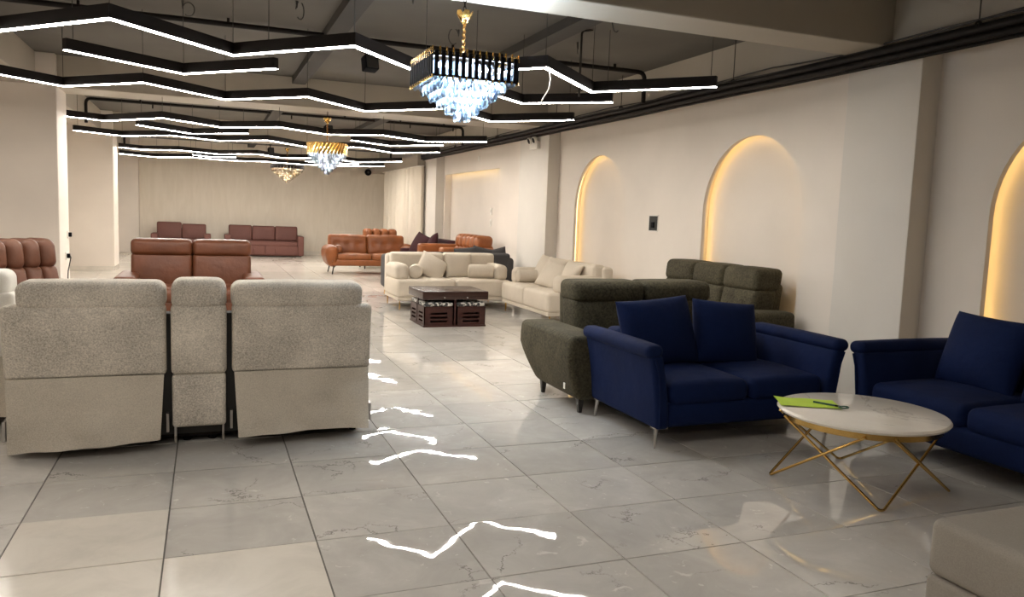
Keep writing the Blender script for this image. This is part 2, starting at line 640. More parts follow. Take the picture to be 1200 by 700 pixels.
def pillow(w, h, t, n=12):
    """Square throw pillow lying in the xz plane (thickness along y), corners pinched, centre at origin."""
    vs, fs = [], []
    for side in (-1, 1):
        for j in range(n + 1):
            for i in range(n + 1):
                u, v = math.sin(math.pi / 2 * (2 * i / n - 1)), math.sin(math.pi / 2 * (2 * j / n - 1))
                k = max(0, (1 - u * u) * (1 - v * v)) ** 0.42
                x = w / 2 * u * (1 - 0.04 * (1 - v * v))
                z = h / 2 * v * (1 - 0.04 * (1 - u * u))
                vs.append((x, side * (t / 2 * k + 0.004), z))
    W = n + 1
    S = W * W
    for j in range(n):
        for i in range(n):
            a = j * W + i
            fs.append((a, a + 1, a + W + 1, a + W))
            fs.append((S + a, S + a + W, S + a + W + 1, S + a + 1))
    ring = [i for i in range(n)] + [j * W + n for j in range(n)] + [n * W + i for i in range(n, 0, -1)] + [j * W for j in range(n, 0, -1)]
    for a, b in zip(ring, ring[1:] + ring[:1]):
        fs.append((a, S + a, S + b, b))
    return vs, fs


def bolster(l, r):
    """Round bolster cushion along x."""
    prof = [(0.0, -l / 2 - 0.004), (r * .55, -l / 2), (r * .9, -l / 2 + r * .15), (r, -l / 2 + r * .4), (r * 1.03, 0), (r, l / 2 - r * .4), (r * .9, l / 2 - r * .15), (r * .55, l / 2), (0.0, l / 2 + 0.004)]
    vs, fs = lathe(prof, 20, cap=False)
    return [Vector((z, x, y)) for x, y, z in vs], fs


# ------------------------------------------------------------------ object helpers
def tag(o, label=None, cat=None, group=None, kind=None):
    if label:
        o['label'] = label
    if cat:
        o['category'] = cat
    if group:
        o['group'] = group
    if kind:
        o['kind'] = kind
    return o


def thing(name, label, cat, loc=(0, 0, 0), rot=0, group=None):
    o = bpy.data.objects.new(name, None)
    COL.objects.link(o)
    o.empty_display_size = 0.1
    o.location = loc
    o.rotation_euler = (0, 0, R(rot))
    return tag(o, label, cat, group)


def struct(name, mb, mats, parent=None, smooth=False, label=None):
    o = mb.build(name, mats, parent, smooth)
    if parent is None:
        o['kind'] = 'structure'
        o['label'] = label or name.replace('_', ' ')
    return o


def copy_of(o, parent=None):
    c = o.copy()
    COL.objects.link(c)
    if parent is not None:
        c.parent = parent
    return c


def local(loc, rot):
    return T(*loc) @ Rz(rot)


def single(name, vf, mat, X, label, cat, group=None, fn=None):
    o = MB().add(vf, None, fn).build(name, mat)
    o.matrix_world = X
    return tag(o, label, cat, group)


# ================================================================== the room
WP, WW = 5.05, 5.25          # pilaster face and wall face of the right side
ZB, ZC = 2.85, 3.25          # beam soffit, slab soffit
XL = -3.4
Y0, Y1 = -3.0, 24.75

# floor: slab plus tiles
fl = struct('floor', MB().add(box(XL - .2, 5.6, Y0 - .2, Y1 + .2, -0.06, -0.006)), M['grout'], label='floor of polished grey and beige tiles')
TX, TY = 0.6, 0.5466
LX0, TY0 = -0.77, 3.832


def tile_mb():
    e = 0.0022
    x, y = TX - e * 2, TY - e * 2
    c = 0.0012
    vs = [(e, e, -0.006), (e + x, e, -0.006), (e + x, e + y, -0.006), (e, e + y, -0.006),
          (e + c, e + c, 0), (e + x - c, e + c, 0), (e + x - c, e + y - c, 0), (e + c, e + y - c, 0)]
    fs = [(4, 5, 6, 7), (0, 1, 5, 4), (1, 2, 6, 5), (2, 3, 7, 6), (3, 0, 4, 7)]
    return vs, fs


grey_me = MB().add(tile_mb()).mesh('tile', M['grey_tile'], False)
beige_me = MB().add(tile_mb()).mesh('tile_beige', M['beige_tile'], False)
rest = {'grey': MB(), 'beige': MB()}
rotm = Matrix((r2, u2, fwd))


def proj(p):
    q = rotm @ (Vector(p) - Vector((0, 0, CAM_H)))
    if q.z < 0.2:
        return None
    return 600 + 913.2 * q.x / q.z, 350 - 913.2 * q.y / q.z


def is_beige(i, k):
    # i: column from the line L0, k: row index away from the camera (row 0 = just beyond T0)
    if (i, k) in ((0, -1), (0, -2), (1, -2), (0, -3), (1, -3), (-1, -2), (-1, -3)):
        return True
    y = TY0 + k * TY
    return y > 13.6


n_tiles = 0
for k in range(-14, 40):
    for i in range(-5, 11):
        x, y = LX0 + i * TX, TY0 + k * TY
        if x + TX < XL - .05 or x > 5.45 or y + TY < Y0 or y > Y1:
            continue
        bg = is_beige(i, k)
        pts = [proj((x + a, y + b, 0)) for a in (0, TX) for b in (0, TY)]
        seen = False
        if all(pts):
            xs, ys = [p[0] for p in pts], [p[1] for p in pts]
            seen = max(xs) > -5 and min(xs) < 1205 and max(ys) > 0 and min(ys) < 705 and (max(ys) - min(ys)) > 9.5
        if seen and n_tiles < 290:
            o = bpy.data.objects.new('tile', beige_me if bg else grey_me)
            COL.objects.link(o)
            o.parent = fl
            o.location = (x, y, random.uniform(-0.0004, 0.0004))
            o.rotation_euler = (random.uniform(-.0022, .0022), random.uniform(-.0022, .0022), 0)
            n_tiles += 1
        else:
            rest['beige' if bg else 'grey'].add(tile_mb(), T(x, y, 0))
for nm in ('grey', 'beige'):
    o = rest[nm].build('far_tiles', M[nm + '_tile'], fl, False)
    o['kind'] = 'stuff'

# ceiling slab
struct('ceiling', MB().add(box(XL - .2, 5.6, Y0 - .2, Y1 + .2, ZC, ZC + .15)), M['ceiling'], label='dark grey painted concrete ceiling slab')

# beams
beams = [(-2.1, -1.65), (4.83, 5.24), (11.6, 12.28), (18.15, 18.85)]
for k, (a, b) in enumerate(beams):
    struct('beam_%d' % (k + 1), MB().add(rbox(-2.0, WP, a, b, ZB, ZC + .05, 0.012, 1)), M['beam'], label='cream cross beam under the slab')
struct('beam_left', MB().add(rbox(-2.42, -2.0, Y0, Y1, ZB, ZC + .05, 0.012, 1)), M['beam'], label='long cream beam above the left piers')
struct('beam_right', MB().add(rbox(WP, 5.55, Y0, Y1, ZB, ZC + .05, 0.012, 1)), M['beam'], label='long cream beam above the right wall')
# secondary ribs along the room, bay by bay
k = 0
for (a, b) in ((Y0, 4.83), (5.24, 11.6), (12.28, 18.15), (18.85, Y1)):
    if a < 0:
        a = -1.65
    for x0, x1 in ((1.12, 1.30), (3.08, 3.28)):
        k += 1
        struct('rib_%d' % k, MB().add(box(x0, x1, a, b, ZC - .09, ZC + .02)), M['rib'], label='dark secondary rib under the slab')

# outer walls
struct('wall_back', MB().add(box(XL, 5.6, Y1 - .05, Y1 + .1, 0, ZC)), M['wallpaper'], label='back wall with beige relief wallpaper')
struct('wall_left', MB().add(box(XL - .15, XL, Y0, Y1, 0, ZC)), M['wall'], label='cream wall behind the left piers')
struct('wall_front', MB().add(box(XL, 5.6, Y0 - .15, Y0, 0, ZC)), M['wall'], label='cream wall behind the viewpoint')
# back wall pier and piers on the left
struct('pier_back', MB().add(rbox(XL, -1.80, 24.45, Y1, 0, ZC, 0.01, 1)), M['wall'], label='cream pier at the back wall')
struct('pier_1', MB().add(rbox(XL, -1.775, 11.5, 12.25, 0, ZC, 0.012, 1)), M['wall'], label='nearer broad cream pier on the left')
struct('pier_2', MB().add(rbox(XL, -1.79, 18.0, 18.85, 0, ZC, 0.012, 1)), M['wall'], label='farther broad cream pier on the left')
struct('baseboard_back', MB().add(rbox(-1.8, 4.9, Y1 - .068, Y1 - .04, 0, 0.11, 0.004, 1)), M['beige_tile'], label='low tiled skirting on the back wall')
for kk, (ya, xr) in enumerate(((11.5, -1.775), (18.0, -1.79))):
    struct('baseboard_pier_%d' % (kk + 1), MB().add(rbox(XL, xr + .012, ya - .012, ya + .76, 0, 0.09, 0.004, 1)), M['beige_tile'], label='low tiled skirting around a left pier')

# right wall with arched niches --------------------------------------------------
ARCH = [(-0.20, 0.78, 2.31), (3.23, 0.79, 2.33), (6.73, 0.80, 2.335), (10.12, 0.765, 2.33)]
LIP, CAV = 0.045, 0.135
SEG = 28


def arch_line(yc, r, zt, x, low=0.0, nseg=SEG):
    zs = zt - r
    pts = [Vector((x, yc - r, low))]
    for i in range(nseg + 1):
        a = math.pi * (1 - i / nseg)
        pts.append(Vector((x, yc + r * math.cos(a), zs + r * math.sin(a))))
    pts.append(Vector((x, yc + r, low)))
    return pts


def strip(mb, A, B, m=0):
    o = len(mb.v)
    mb.v += list(A) + list(B)
    n = len(A)
    for i in range(n - 1):
        mb.f.append([o + i, o + i + 1, o + n + i + 1, o + n + i])
        mb.mi.append(m)


NICHE_R = (14.25, 17.95, 2.33)     # rectangular cove niche
w = MB()
ztop = ZB + 0.05
cuts = sorted([(a - r, a + r, ('a', a, r, zt)) for a, r, zt in ARCH] + [(NICHE_R[0], NICHE_R[1], ('r',))])
y = Y0
for a, b, spec in cuts:
    w.add(([(WW, y, 0), (WW, a, 0), (WW, a, ztop), (WW, y, ztop)], [(0, 3, 2, 1)]))
    if spec[0] == 'a':
        pts = arch_line(*spec[1:], WW)[1:-1]
        top = [Vector((WW, p.y, ztop)) for p in pts]
        strip(w, pts, top)
        P0 = arch_line(*spec[1:], WW)
        P1 = arch_line(*spec[1:], WW + LIP)
        strip(w, P1, P0)                     # reveal of the lip
        yc, r, zt = spec[1:]
        Q1 = arch_line(yc, r + .075, zt + .075, WW + LIP)
        Q2 = arch_line(yc, r + .075, zt + .075, WW + CAV)
        strip(w, Q2, Q1)                     # cavity side
        strip(w, Q1, P1)                     # back of the lip
        o = len(w.v)
        w.v += Q2
        w.f.append([o + i for i in range(len(Q2))])
        w.mi.append(0)
    else:
        w.add(([(WW, a, NICHE_R[2]), (WW, b, NICHE_R[2]), (WW, b, ztop), (WW, a, ztop)], [(0, 3, 2, 1)]))
        zt = NICHE_R[2]
        xa, xb, xc = WW, WW + LIP, WW + .16
        # lip, cavity (taller than the opening) and back panel
        w.add(([(xa, a, zt), (xa, b, zt), (xb, b, zt), (xb, a, zt)], [(0, 1, 2, 3)]))
        w.add(([(xa, a, 0), (xb, a, 0), (xb, a, zt), (xa, a, zt)], [(0, 1, 2, 3)]))
        w.add(([(xa, b, 0), (xb, b, 0), (xb, b, zt), (xa, b, zt)], [(0, 3, 2, 1)]))
        e = .08
        w.add(([(xb, a, zt), (xb, b, zt), (xb, b, zt + e), (xb, a, zt + e)], [(0, 1, 2, 3)]))
        w.add(([(xb, a - 0.0, zt + e), (xb, b, zt + e), (xc, b, zt + e), (xc, a, zt + e)], [(0, 1, 2, 3)]))
        w.add(([(xb, a, 0), (xc, a, 0), (xc, a, zt + e), (xb, a, zt + e)], [(0, 1, 2, 3)]))
        w.add(([(xb, b, 0), (xc, b, 0), (xc, b, zt + e), (xb, b, zt + e)], [(0, 3, 2, 1)]))
        w.add(([(xc, a, 0), (xc, b, 0), (xc, b, zt + e), (xc, a, zt + e)], [(0, 3, 2, 1)]))
    y = b
w.add(([(WW, y, 0), (WW, Y1, 0), (WW, Y1, ztop), (WW, y, ztop)], [(0, 3, 2, 1)]))
w.add(box(WW + .2, WW + .35, Y0, Y1, 0, ZC))
wall_right = struct('wall_right', w, M['wall'], label='right wall with lit arched niches')
for (yc, r, zt) in ARCH:
    pts = arch_line(yc, r + .045, zt + .045, WW + LIP + .02, low=0.02, nseg=20)
    o = MB().add(tube(pts, 0.007, 6)).build('led_tape', M['niche_led'], wall_right)
    o['label'] = 'warm LED tape glowing behind an arch edge'
o = MB().add(box(WW + LIP + .02, WW + LIP + .035, NICHE_R[0] + .03, NICHE_R[1] - .03, NICHE_R[2] + .04, NICHE_R[2] + .05)).build('led_tape', M['cove_led'], wall_right)
o['label'] = 'yellow LED tape above the square niche'
# pilasters on the right wall
for kk, (a, b) in enumerate(((-2.3, -1.55), (4.53, 5.27), (11.5, 12.72), (18.05, 19.1))):
    struct('pilaster_%d' % (kk + 1), MB().add(rbox(WP, WW + .04, a, b, 0, ZB + .02, 0.008, 1)), M['wall_grey'], label='pale pilaster on the right wall')
# far right: boxed soffit over the curtain
struct('trim_soffit', MB().add(rbox(4.86, WW, 19.1, Y1 - .05, 2.58, ZB + .01, 0.008, 1)), M['beam'], label='boxed soffit above the far curtain')

# ================================================================== ceiling services
# linear LED lights: zigzags lying in one level plane
H_Z0, H_H, H_W = 2.568, 0.088, 0.052


def zig_profile(pts, w, z0, z1):
    """Mitred bar of width w along a flat polyline."""
    P = [Vector((x, y, 0)) for x, y in pts]
    L_, R_ = [], []
    for i, p in enumerate(P):
        a = (P[i] - P[i - 1]).normalized() if i > 0 else (P[1] - P[0]).normalized()
        b = (P[i + 1] - P[i]).normalized() if i < len(P) - 1 else a
        t = (a + b).normalized()
        n = Vector((-t.y, t.x, 0))
        k = w / 2 / max(0.4, n.dot(Vector((-a.y, a.x, 0))))
        L_.append(p + n * k)
        R_.append(p - n * k)
    vs, fs = [], []
    for i in range(len(P)):
        for q in (L_[i], R_[i]):
            for z in (z0, z1):
                vs.append((q.x, q.y, z))
    for i in range(len(P) - 1):
        a, b = i * 4, i * 4 + 4
        fs += [(a, b, b + 1, a + 1), (a + 2, a + 3, b + 3, b + 2), (a + 1, b + 1, b + 3, a + 3), (a, a + 2, b + 2, b)]
    fs.append((0, 1, 3, 2))
    e = (len(P) - 1) * 4
    fs.append((e, e + 2, e + 3, e + 1))
    return vs, fs


def led_light(pts, label, em='led'):
    cx = sum(p[0] for p in pts) / len(pts)
    cy = sum(p[1] for p in pts) / len(pts)
    t = thing('linear_light', label, 'ceiling light', (cx, cy, H_Z0), 0, 'zigzag linear lights')
    lp = [(x - cx, y - cy) for x, y in pts]
    MB().add(zig_profile(lp, H_W, 0.0, H_H)).build('housing', M['black_metal'], t, False)
    MB().add(zig_profile(lp, H_W - .010, -0.004, 0.001)).build('diffuser', M[em], t, False)
    def under(v):
        return any(ya < v < yb for ya, yb in beams)
    some = any(under(q[1]) for q in pts)
    for i, (x, y) in enumerate(lp):
        if some and not under(pts[i][1]):
            continue
        f = 0.06 if i == 0 else (-0.06 if i == len(lp) - 1 else 0)
        rib = any(a < pts[i][0] + f < b for a, b in ((1.12, 1.30), (3.08, 3.28)))
        low = pts[i][0] + f < -2.0
        top = ZB if (some or low) else (ZC - .09 if rib else ZC)
        MB().add(cyl((x + f, y, H_H), (x + f, y, top - .001 - H_Z0), 0.003, n=5)).build('suspension_cable', M['cable'], t)
    return t


XV = [-3.2, -2.82, -2.08, -1.36, -0.57, 0.19, 0.97, 1.71, 2.44, 3.27, 4.02]


def zig(lo, hi, xs=XV):
    return [(x, (lo if i % 2 == 0 else hi) if i else (lo + hi) / 2) for i, x in enumerate(xs)]


led_light(zig(5.68, 6.52), 'long zigzag black linear light nearest the viewer, passing behind the big crystal chandelier')
led_light([(-1.02, 7.02), (-0.19, 7.68), (0.54, 6.93)], 'short V-shaped black linear light at left between the two nearest long ones')
led_light([(2.22, 6.9), (3.0, 7.56), (3.72, 6.96)], 'short V-shaped black linear light to the right of the big chandelier')
led_light(zig(8.46, 9.24), 'second long zigzag black linear light, just below the big chandelier')
led_light([(-1.95, 12.4), (-1.36, 12.76), (-0.56, 11.75), (0.19, 12.5), (0.97, 11.85), (1.73, 12.45), (2.5, 11.95), (3.3, 12.5), (4.1, 11.78)],
          'third long zigzag black linear light, just beyond the second beam', 'led_far')
led_light([(-0.97, 13.07), (-0.22, 14.0), (0.6, 13.2)], 'short V-shaped black linear light in the middle bay at left', 'led_far')
led_light([(2.23, 13.17), (3.0, 13.75), (3.71, 12.9)], 'short V-shaped black linear light in the middle bay right of the gold chandelier', 'led_far')
led_light([(-2.05, 14.84), (-1.38, 15.41), (-0.57, 14.6), (0.21, 15.1), (0.98, 14.3), (1.75, 15.25), (2.6, 14.5), (3.42, 15.35), (4.09, 14.45)], 'fourth long zigzag black linear light, passing behind the gold chandelier', 'led_far')
led_light([(-1.73, 18.59), (-1.31, 18.98), (-0.56, 18.45), (0.22, 19.0), (1.03, 18.15), (1.6, 19.05), (2.2, 18.5), (2.81, 18.42), (3.35, 18.96), (4.14, 17.78)], 'fifth long zigzag black linear light in the far bay', 'led_far')
led_light([(-0.3, 19.8), (0.1, 20.3), (0.62, 19.8)], 'short linear light in the far bay at left', 'led_far')
led_light([(2.25, 19.8), (2.85, 20.2), (3.5, 19.7)], 'short linear light in the far bay at right', 'led_far')
led_light([(-1.95, 21.05), (-1.18, 21.74), (-0.37, 20.87), (0.5, 21.4), (1.4, 20.95), (2.3, 21.3), (3.3, 20.9), (4.23, 20.1)], 'last long zigzag black linear light, nearest the back wall', 'led_far')
led_light([(2.35, 2.35), (3.14, 3.08), (3.95, 2.4)], 'short linear light cut by the top right frame edge', 'led_dim')
led_light(zig(1.9, 2.6)[1:7], 'zigzag linear light above the grey sofa side of the viewpoint')

led_light(zig(-1.1, -0.3)[:9], 'long zigzag linear light behind the viewpoint', 'led_mid')

# conduit along the right wall: two pipes and loose cables, all one run
cd = thing('wall_conduit', 'black conduit run with cables along the top of the right wall', 'conduit', (4.97, 10, ZB - .07))
MB().add(box(.035, .075, Y0 - 9.95, Y1 - 10.05, -.045, .06)).build('cable_tray', M['pipe'], cd, False)
for dx, dz, r in ((0.0, 0.035, 0.036), (0.0, -0.025, 0.026), (.03, -.062, .012)):
    MB().add(tube([(dx, yy, dz + 0.004 * math.sin(yy * 1.7)) for yy in [Y0 - 10 + i * .6 for i in range(int((Y1 - Y0) / .6))]], r, 10)).build('pipe', M['pipe'], cd)
for q in range(2):
    random.seed(20 + q)
    MB().add(tube([(-0.02 + .015 * math.sin(yy * 2.3 + q), yy, 0.075 + q * .012 + .018 * math.sin(yy * 1.9 + q * 2) + random.uniform(-.006, .006)) for yy in [Y0 - 10 + i * .35 for i in range(int(22 / .35))]], 0.007, 6)).build('cable', M['cable'], cd)
for yy in (0.5, 2.6, 4.0, 6.7, 9.0, 11.0, 13.6, 16.2):
    MB().add(cyl((0.02, yy - 10, 0.06), (0.02, yy - 10, ZC - (ZB - .07)), 0.004, n=6) if False else cyl((-.03, yy - 10, 0.05), (-.03, yy - 10, ZC - ZB + .07), 0.005, n=6)).build('drop_rod', M['cable'], cd)
    MB().add(tube([(-.03 + .03 * math.cos(a), yy - 10, 0.05 + .03 * math.sin(a)) for a in [math.pi * i / 8 for i in range(9)]], 0.008, 6)).build('hook', M['cable'], cd)

# cross conduits under the slab, with a drop at each end
for yy, lab in ((8.4, 'black conduit crossing the ceiling of the nearest bay'), (15.6, 'black conduit crossing the ceiling of the middle bay'), (22.4, 'black conduit crossing the ceiling of the far bay')):
    t = thing('cross_conduit', lab, 'conduit', (1.5, yy, 3.19), 0, 'conduits under the slab')
    pts = fillet([(-3.46, 0, -.42), (-3.46, 0, 0), (3.41, 0, 0), (3.41, 0, -.36)], 0.09)
    MB().add(tube(pts, 0.027, 10)).build('pipe', M['pipe'], t)
    for x in (-2.6, -1.3, -0.2, 1.0, 2.1, 3.0):
        MB().add(box(x - .012, x + .012, -.014, .014, 0.02, 0.06)).build('pipe_clip', M['black_metal'], t)
        if random.random() < .6:
            MB().add(cyl((x + .2, 0, -.02), (x + .2, 0, -.09), 0.012, n=6)).build('stub', M['black_metal'], t)


def box_speaker(x, y, ztop, lab, s=1.0):
    t = thing('hanging_speaker', lab, 'speaker', (x, y, ztop), 12, 'small speakers hung from conduits')
    MB().add(cyl((0, 0, 0), (0, 0, -.16), 0.014, n=8)).build('hanger', M['black_metal'], t)
    MB().add(lathe([(0.05, -.06), (0.05, -.02), (0.03, 0.0)], 12)).build('ceiling_clamp', M['black_metal'], t)
    MB().add(rbox(-.075, .075, -.06, .06, -.30, -.15, 0.012, 1), Rx(-14)).build('speaker_body', M['black_plastic'], t)
    MB().add(rbox(-.062, .062, -.068, -.058, -.29, -.16, 0.004, 1), Rx(-14)).build('speaker_grille', M['inside'], t)
    return t


box_speaker(1.58, 8.4, 3.165, 'small black box speaker hanging left of the big crystal chandelier')
box_speaker(2.17, 15.6, 3.165, 'small black box speaker hanging left of the gold chandelier')
box_speaker(1.60, 22.4, 3.165, 'small black box speaker hanging above the far cream chandelier')
# loops of cable left hanging from ceiling hooks
for q, (x, y) in enumerate(((-0.2, 7.9), (0.75, 7.4), (1.55, 6.3), (2.05, 5.9), (2.35, 7.7), (3.45, 6.4), (3.62, 7.6), (-1.2, 7.0))):
    t = thing('ceiling_hook', ('small cable loop under the slab above the first zigzag light, left of the chandelier', 'small cable loop under the slab over the left half of the nearest bay', 'cable loop under the slab just left of the big chandelier stem', 'cable loop under the slab just right of the big chandelier stem', 'cable loop under the slab farther back, right of the big chandelier', 'cable loop under the slab beside the bent black rod', 'cable loop under the slab nearest the right wall', 'cable loop under the slab nearest the left piers')[q], 'hook', (x, y, ZC), q * 40, 'ceiling hooks with cable loops')
    MB().add(cyl((0, 0, 0), (0, 0, -.06), 0.012, 0.006, n=6)).build('hook_pin', M['cable'], t)
    MB().add(tube([(0.05 + .05 * math.cos(a), 0.01, -.07 - .06 * math.sin(a) * (1 + q % 3 * .3)) for a in [math.pi * (1 + 1.7 * i / 14) for i in range(15)]], 0.005, 5)).build('cable_loop', M['cable'], t)
# two dark rods and a white lead reaching the linear lights
for (x, y, z0, lab, mt, rr) in ((3.35, 6.95, H_Z0 + .6, 'bent black rod dropping from the slab right of the big chandelier', M['cable'], .011),):
    single('drop_cable', tube(fillet([(0.16, 0.1, 0.0), (0.0, 0.0, -.05), (0.0, 0.0, -.66)], .04), rr, 6), mt, T(x, y, ZC), lab, 'cable')
single('loose_cable', tube([(0, 0, 0), (0.012, 0, -.06), (0.008, 0.01, -.13), (-.03, 0.02, -.20), (-.05, .02, -.24)], .0045, 6), M['white_cable'], T(2.50, 5.74, H_Z0 - .012), 'thin white cable hanging beside the big crystal chandelier', 'cable')

# ------------------------------------------------------------------ chandeliers
def gem(w, l):
    """Elongated octagon-section crystal drop, top at z=0."""
    prof = [(w * .35, 0), (w * .5, -w * .35), (w * .5, -l + w * .5), (w * .15, -l)]
    return lathe(list(reversed(prof)), 6)


def chandelier_stem(t, z_bot, z_cup, z_top, gold):
    MB().add(tube([(0.004 * math.cos(i * 1.3), 0.004 * math.sin(i * 1.3), z_bot + (z_cup - z_bot) * i / 40) for i in range(41)], 0.0095, 8)).build('stem', M['old_gold'], t)
    c = MB()
    for i in range(6):                # lotus shaped cup of six petals
        a = i * 60
        c.add(([(-.018, .012, 0), (.018, .012, 0), (.028, .044, .05), (0.015, .056, .072), (-.015, .056, .072), (-.028, .044, .05), (0, .05, .045)], [(0, 1, 2, 6), (6, 2, 3), (6, 3, 4), (6, 4, 5), (0, 6, 5)]), T(0, 0, z_cup - .03) @ Rz(a))
    c.add(lathe([(0.014, z_cup - .04), (0.03, z_cup), (0.036, z_cup + .025), (0.012, z_cup + .035)], 16))
    c.build('canopy_cup', M[gold], t)
    n = max(2, int((z_top - z_cup - .02) / .028))
    for i in range(n):
        zc = z_top - .016 - i * .027
        pts = [(0.009 * math.cos(a), 0, zc + .018 * math.sin(a)) for a in [2 * math.pi * j / 10 for j in range(10)]]
        MB().add(tube(pts, .003, 5, True), Rz(90 * (i % 2))).build('chain_link', M['black_metal'], t)


def sq_ring(h, n):
    pts = []
    for k in range(4):
        for i in range(n):
            a = -h + 2 * h * i / n
            p = Vector((a, -h, 0))
            pts.append(Rz(90 * k) @ p)
    return pts


t = thing('chandelier', 'big square chandelier with black slatted rim and cool blue-white crystals', 'chandelier', (1.60, 5.12, 0))
chandelier_stem(t, 2.40, 2.715, 2.845, 'gold')
HS = 0.285
fr = MB()
for k in range(4):
    fr.add(box(-HS, HS, -HS, -HS + .02, 2.40, 2.415), Rz(90 * k))
    fr.add(box(-HS, HS, -HS, -HS + .02, 2.275, 2.287), Rz(90 * k))
fr.add(box(-HS, HS, -.02, .02, 2.40, 2.412)).add(box(-.02, .02, -HS, HS, 2.40, 2.412))
fr.build('frame', M['black_metal'], t, False)
slat_me = MB().add(rbox(-.0125, .0125, -.006, .006, 2.272, 2.43, 0.003, 1)).mesh('rim_slat', M['black_plastic'])
pin_me = MB().add(cyl((0, 0, 2.405), (0, 0, 2.455), .006, n=6)).mesh('gold_pin', M['gold'])
bead_me = MB().add(cyl((0, 0, 2.262), (0, 0, 2.282), .007, n=6)).mesh('gold_bead', M['gold'])
nS = 13
for k in range(4):
    for i in range(nS):
        a = -HS + 2 * HS * (i + .5) / nS
        for me, nm, dy, aa in ((slat_me, 'rim_slat', -.004, a), (pin_me, 'gold_pin', -.004, a + HS / nS), (bead_me, 'gold_bead', -.004, a + HS / nS)):
            o = bpy.data.objects.new(nm, me)
            COL.objects.link(o)
            o.parent = t
            p = Rz(90 * k) @ Vector((aa, -HS + dy, 0))
            o.location = p
            o.rotation_euler = (0, 0, R(90 * k))
top_me = MB().add(gem(.03, .125)).mesh('top_crystal', M['crystal'], False)
gem_me = MB().add(gem(.032, .085)).mesh('crystal', M['crystal'], False)
for k in range(6):
    h = .262 - .045 * k
    n = [13, 11, 9, 7, 5, 2][k]
    for p in sq_ring(h, n):
        o = bpy.data.objects.new('crystal', gem_me if k else top_me)
        COL.objects.link(o)
        o.parent = t
        o.location = (p.x, p.y, (2.335 if k else 2.375) - .043 * k)
        o.rotation_euler = (0, 0, random.uniform(0, 1))
bulb_me = MB().add(lathe([(0.004, -.014), (.012, -.006), (.012, .006), (.004, .014)], 8)).mesh('bulb', M['bulb'])
for (h, n, z) in ((.235, 7, 2.35), (.19, 5, 2.285), (.13, 4, 2.23), (.07, 3, 2.17), (.03, 1, 2.12)):
    for p in sq_ring(h, n):
        o = bpy.data.objects.new('bulb', bulb_me)
        COL.objects.link(o)
        o.parent = t
        o.location = (p.x, p.y, z)


def round_chandelier(name, x, y, r, ztop, zrim, zbot, label, rim_mat, cry, bulb, gold, tiers, z_top, diag=True):
    t = thing(name, label, 'chandelier', (x, y, 0))
    chandelier_stem(t, ztop - .03, ztop + .33, z_top, gold)
    n = 32
    if diag:
        b = MB()
        for i in range(n):              # slanted gold plates, lower points scalloped
            a = 2 * math.pi * i / n
            c, s = 2 * math.pi / n * .72, 2 * math.pi / n * 1.6
            P = lambda aa, rr, zz: (rr * math.cos(aa), rr * math.sin(aa), zz)
            b.add(([P(a, r, zrim), P(a + c * .5, r + .004, zrim - .03), P(a + c, r, zrim), P(a + s + c, r, ztop), P(a + s, r + .008, ztop), P(a, r - .012, zrim), P(a + c, r - .012, zrim), P(a + s + c, r - .012, ztop), P(a + s, r - .012, ztop)],
                   [(0, 1, 2, 3, 4), (5, 8, 7, 6), (4, 3, 7, 8)]))
        b.build('slanted_rim', M[rim_mat], t, False)
    else:
        b = MB()
        for i in range(n):
            a = 2 * math.pi * i / n
            b.add(box(-.03, .03, -.006, .006, zrim, ztop), T(r * math.cos(a), r * math.sin(a), 0) @ Rz(math.degrees(a) + 90))
        b.build('rim_slats', M[rim_mat], t, False)
    MB().add(lathe([(r - .02, ztop - .02), (r - .02, ztop - .012), (.01, ztop - .012)], 32, False)).add(box(-r + .02, r - .02, -.012, .012, ztop - .03, ztop - .012)).build('top_plate', M[rim_mat], t)
    z = zrim + .03
    step = (zrim - zbot - .05) / (tiers - 1)
    for k in range(tiers):
        rr = (r - .03) * (1 - k / (tiers - .35))
        m = max(3, int(2 * math.pi * rr / .034))
        g = MB()
        for i in range(m):
            a = 2 * math.pi * i / m
            g.add(gem(.032, step + .055), T(rr * math.cos(a), rr * math.sin(a), z - step * k))
        g.build('crystal_tier', M[cry], t, False)
        if k < tiers - 1:
            for i in range(max(2, 6 - k)):
                a = 2 * math.pi * (i + .3) / max(2, 6 - k)
                o = MB().add(lathe([(0.004, -.014), (.012, -.006), (.012, .006), (.004, .014)], 8)).build('bulb', M[bulb], t)
                o.location = ((rr - .045) * math.cos(a), (rr - .045) * math.sin(a), z - step * k - .04)
    return t


round_chandelier('chandelier', 1.655, 11.9, .29, 2.385, 2.235, 1.95, 'round chandelier with a gold slanted rim and white crystal tiers', 'gold', 'white_crystal', 'strong_bulb', 'gold', 6, 2.845)
round_chandelier('chandelier', 1.69, 18.5, .36, 2.39, 2.30, 2.0, 'farthest chandelier, black rim over warm cream crystal tiers', 'black_metal', 'warm_crystal', 'warm_bulb', 'gold', 7, 2.845, False)

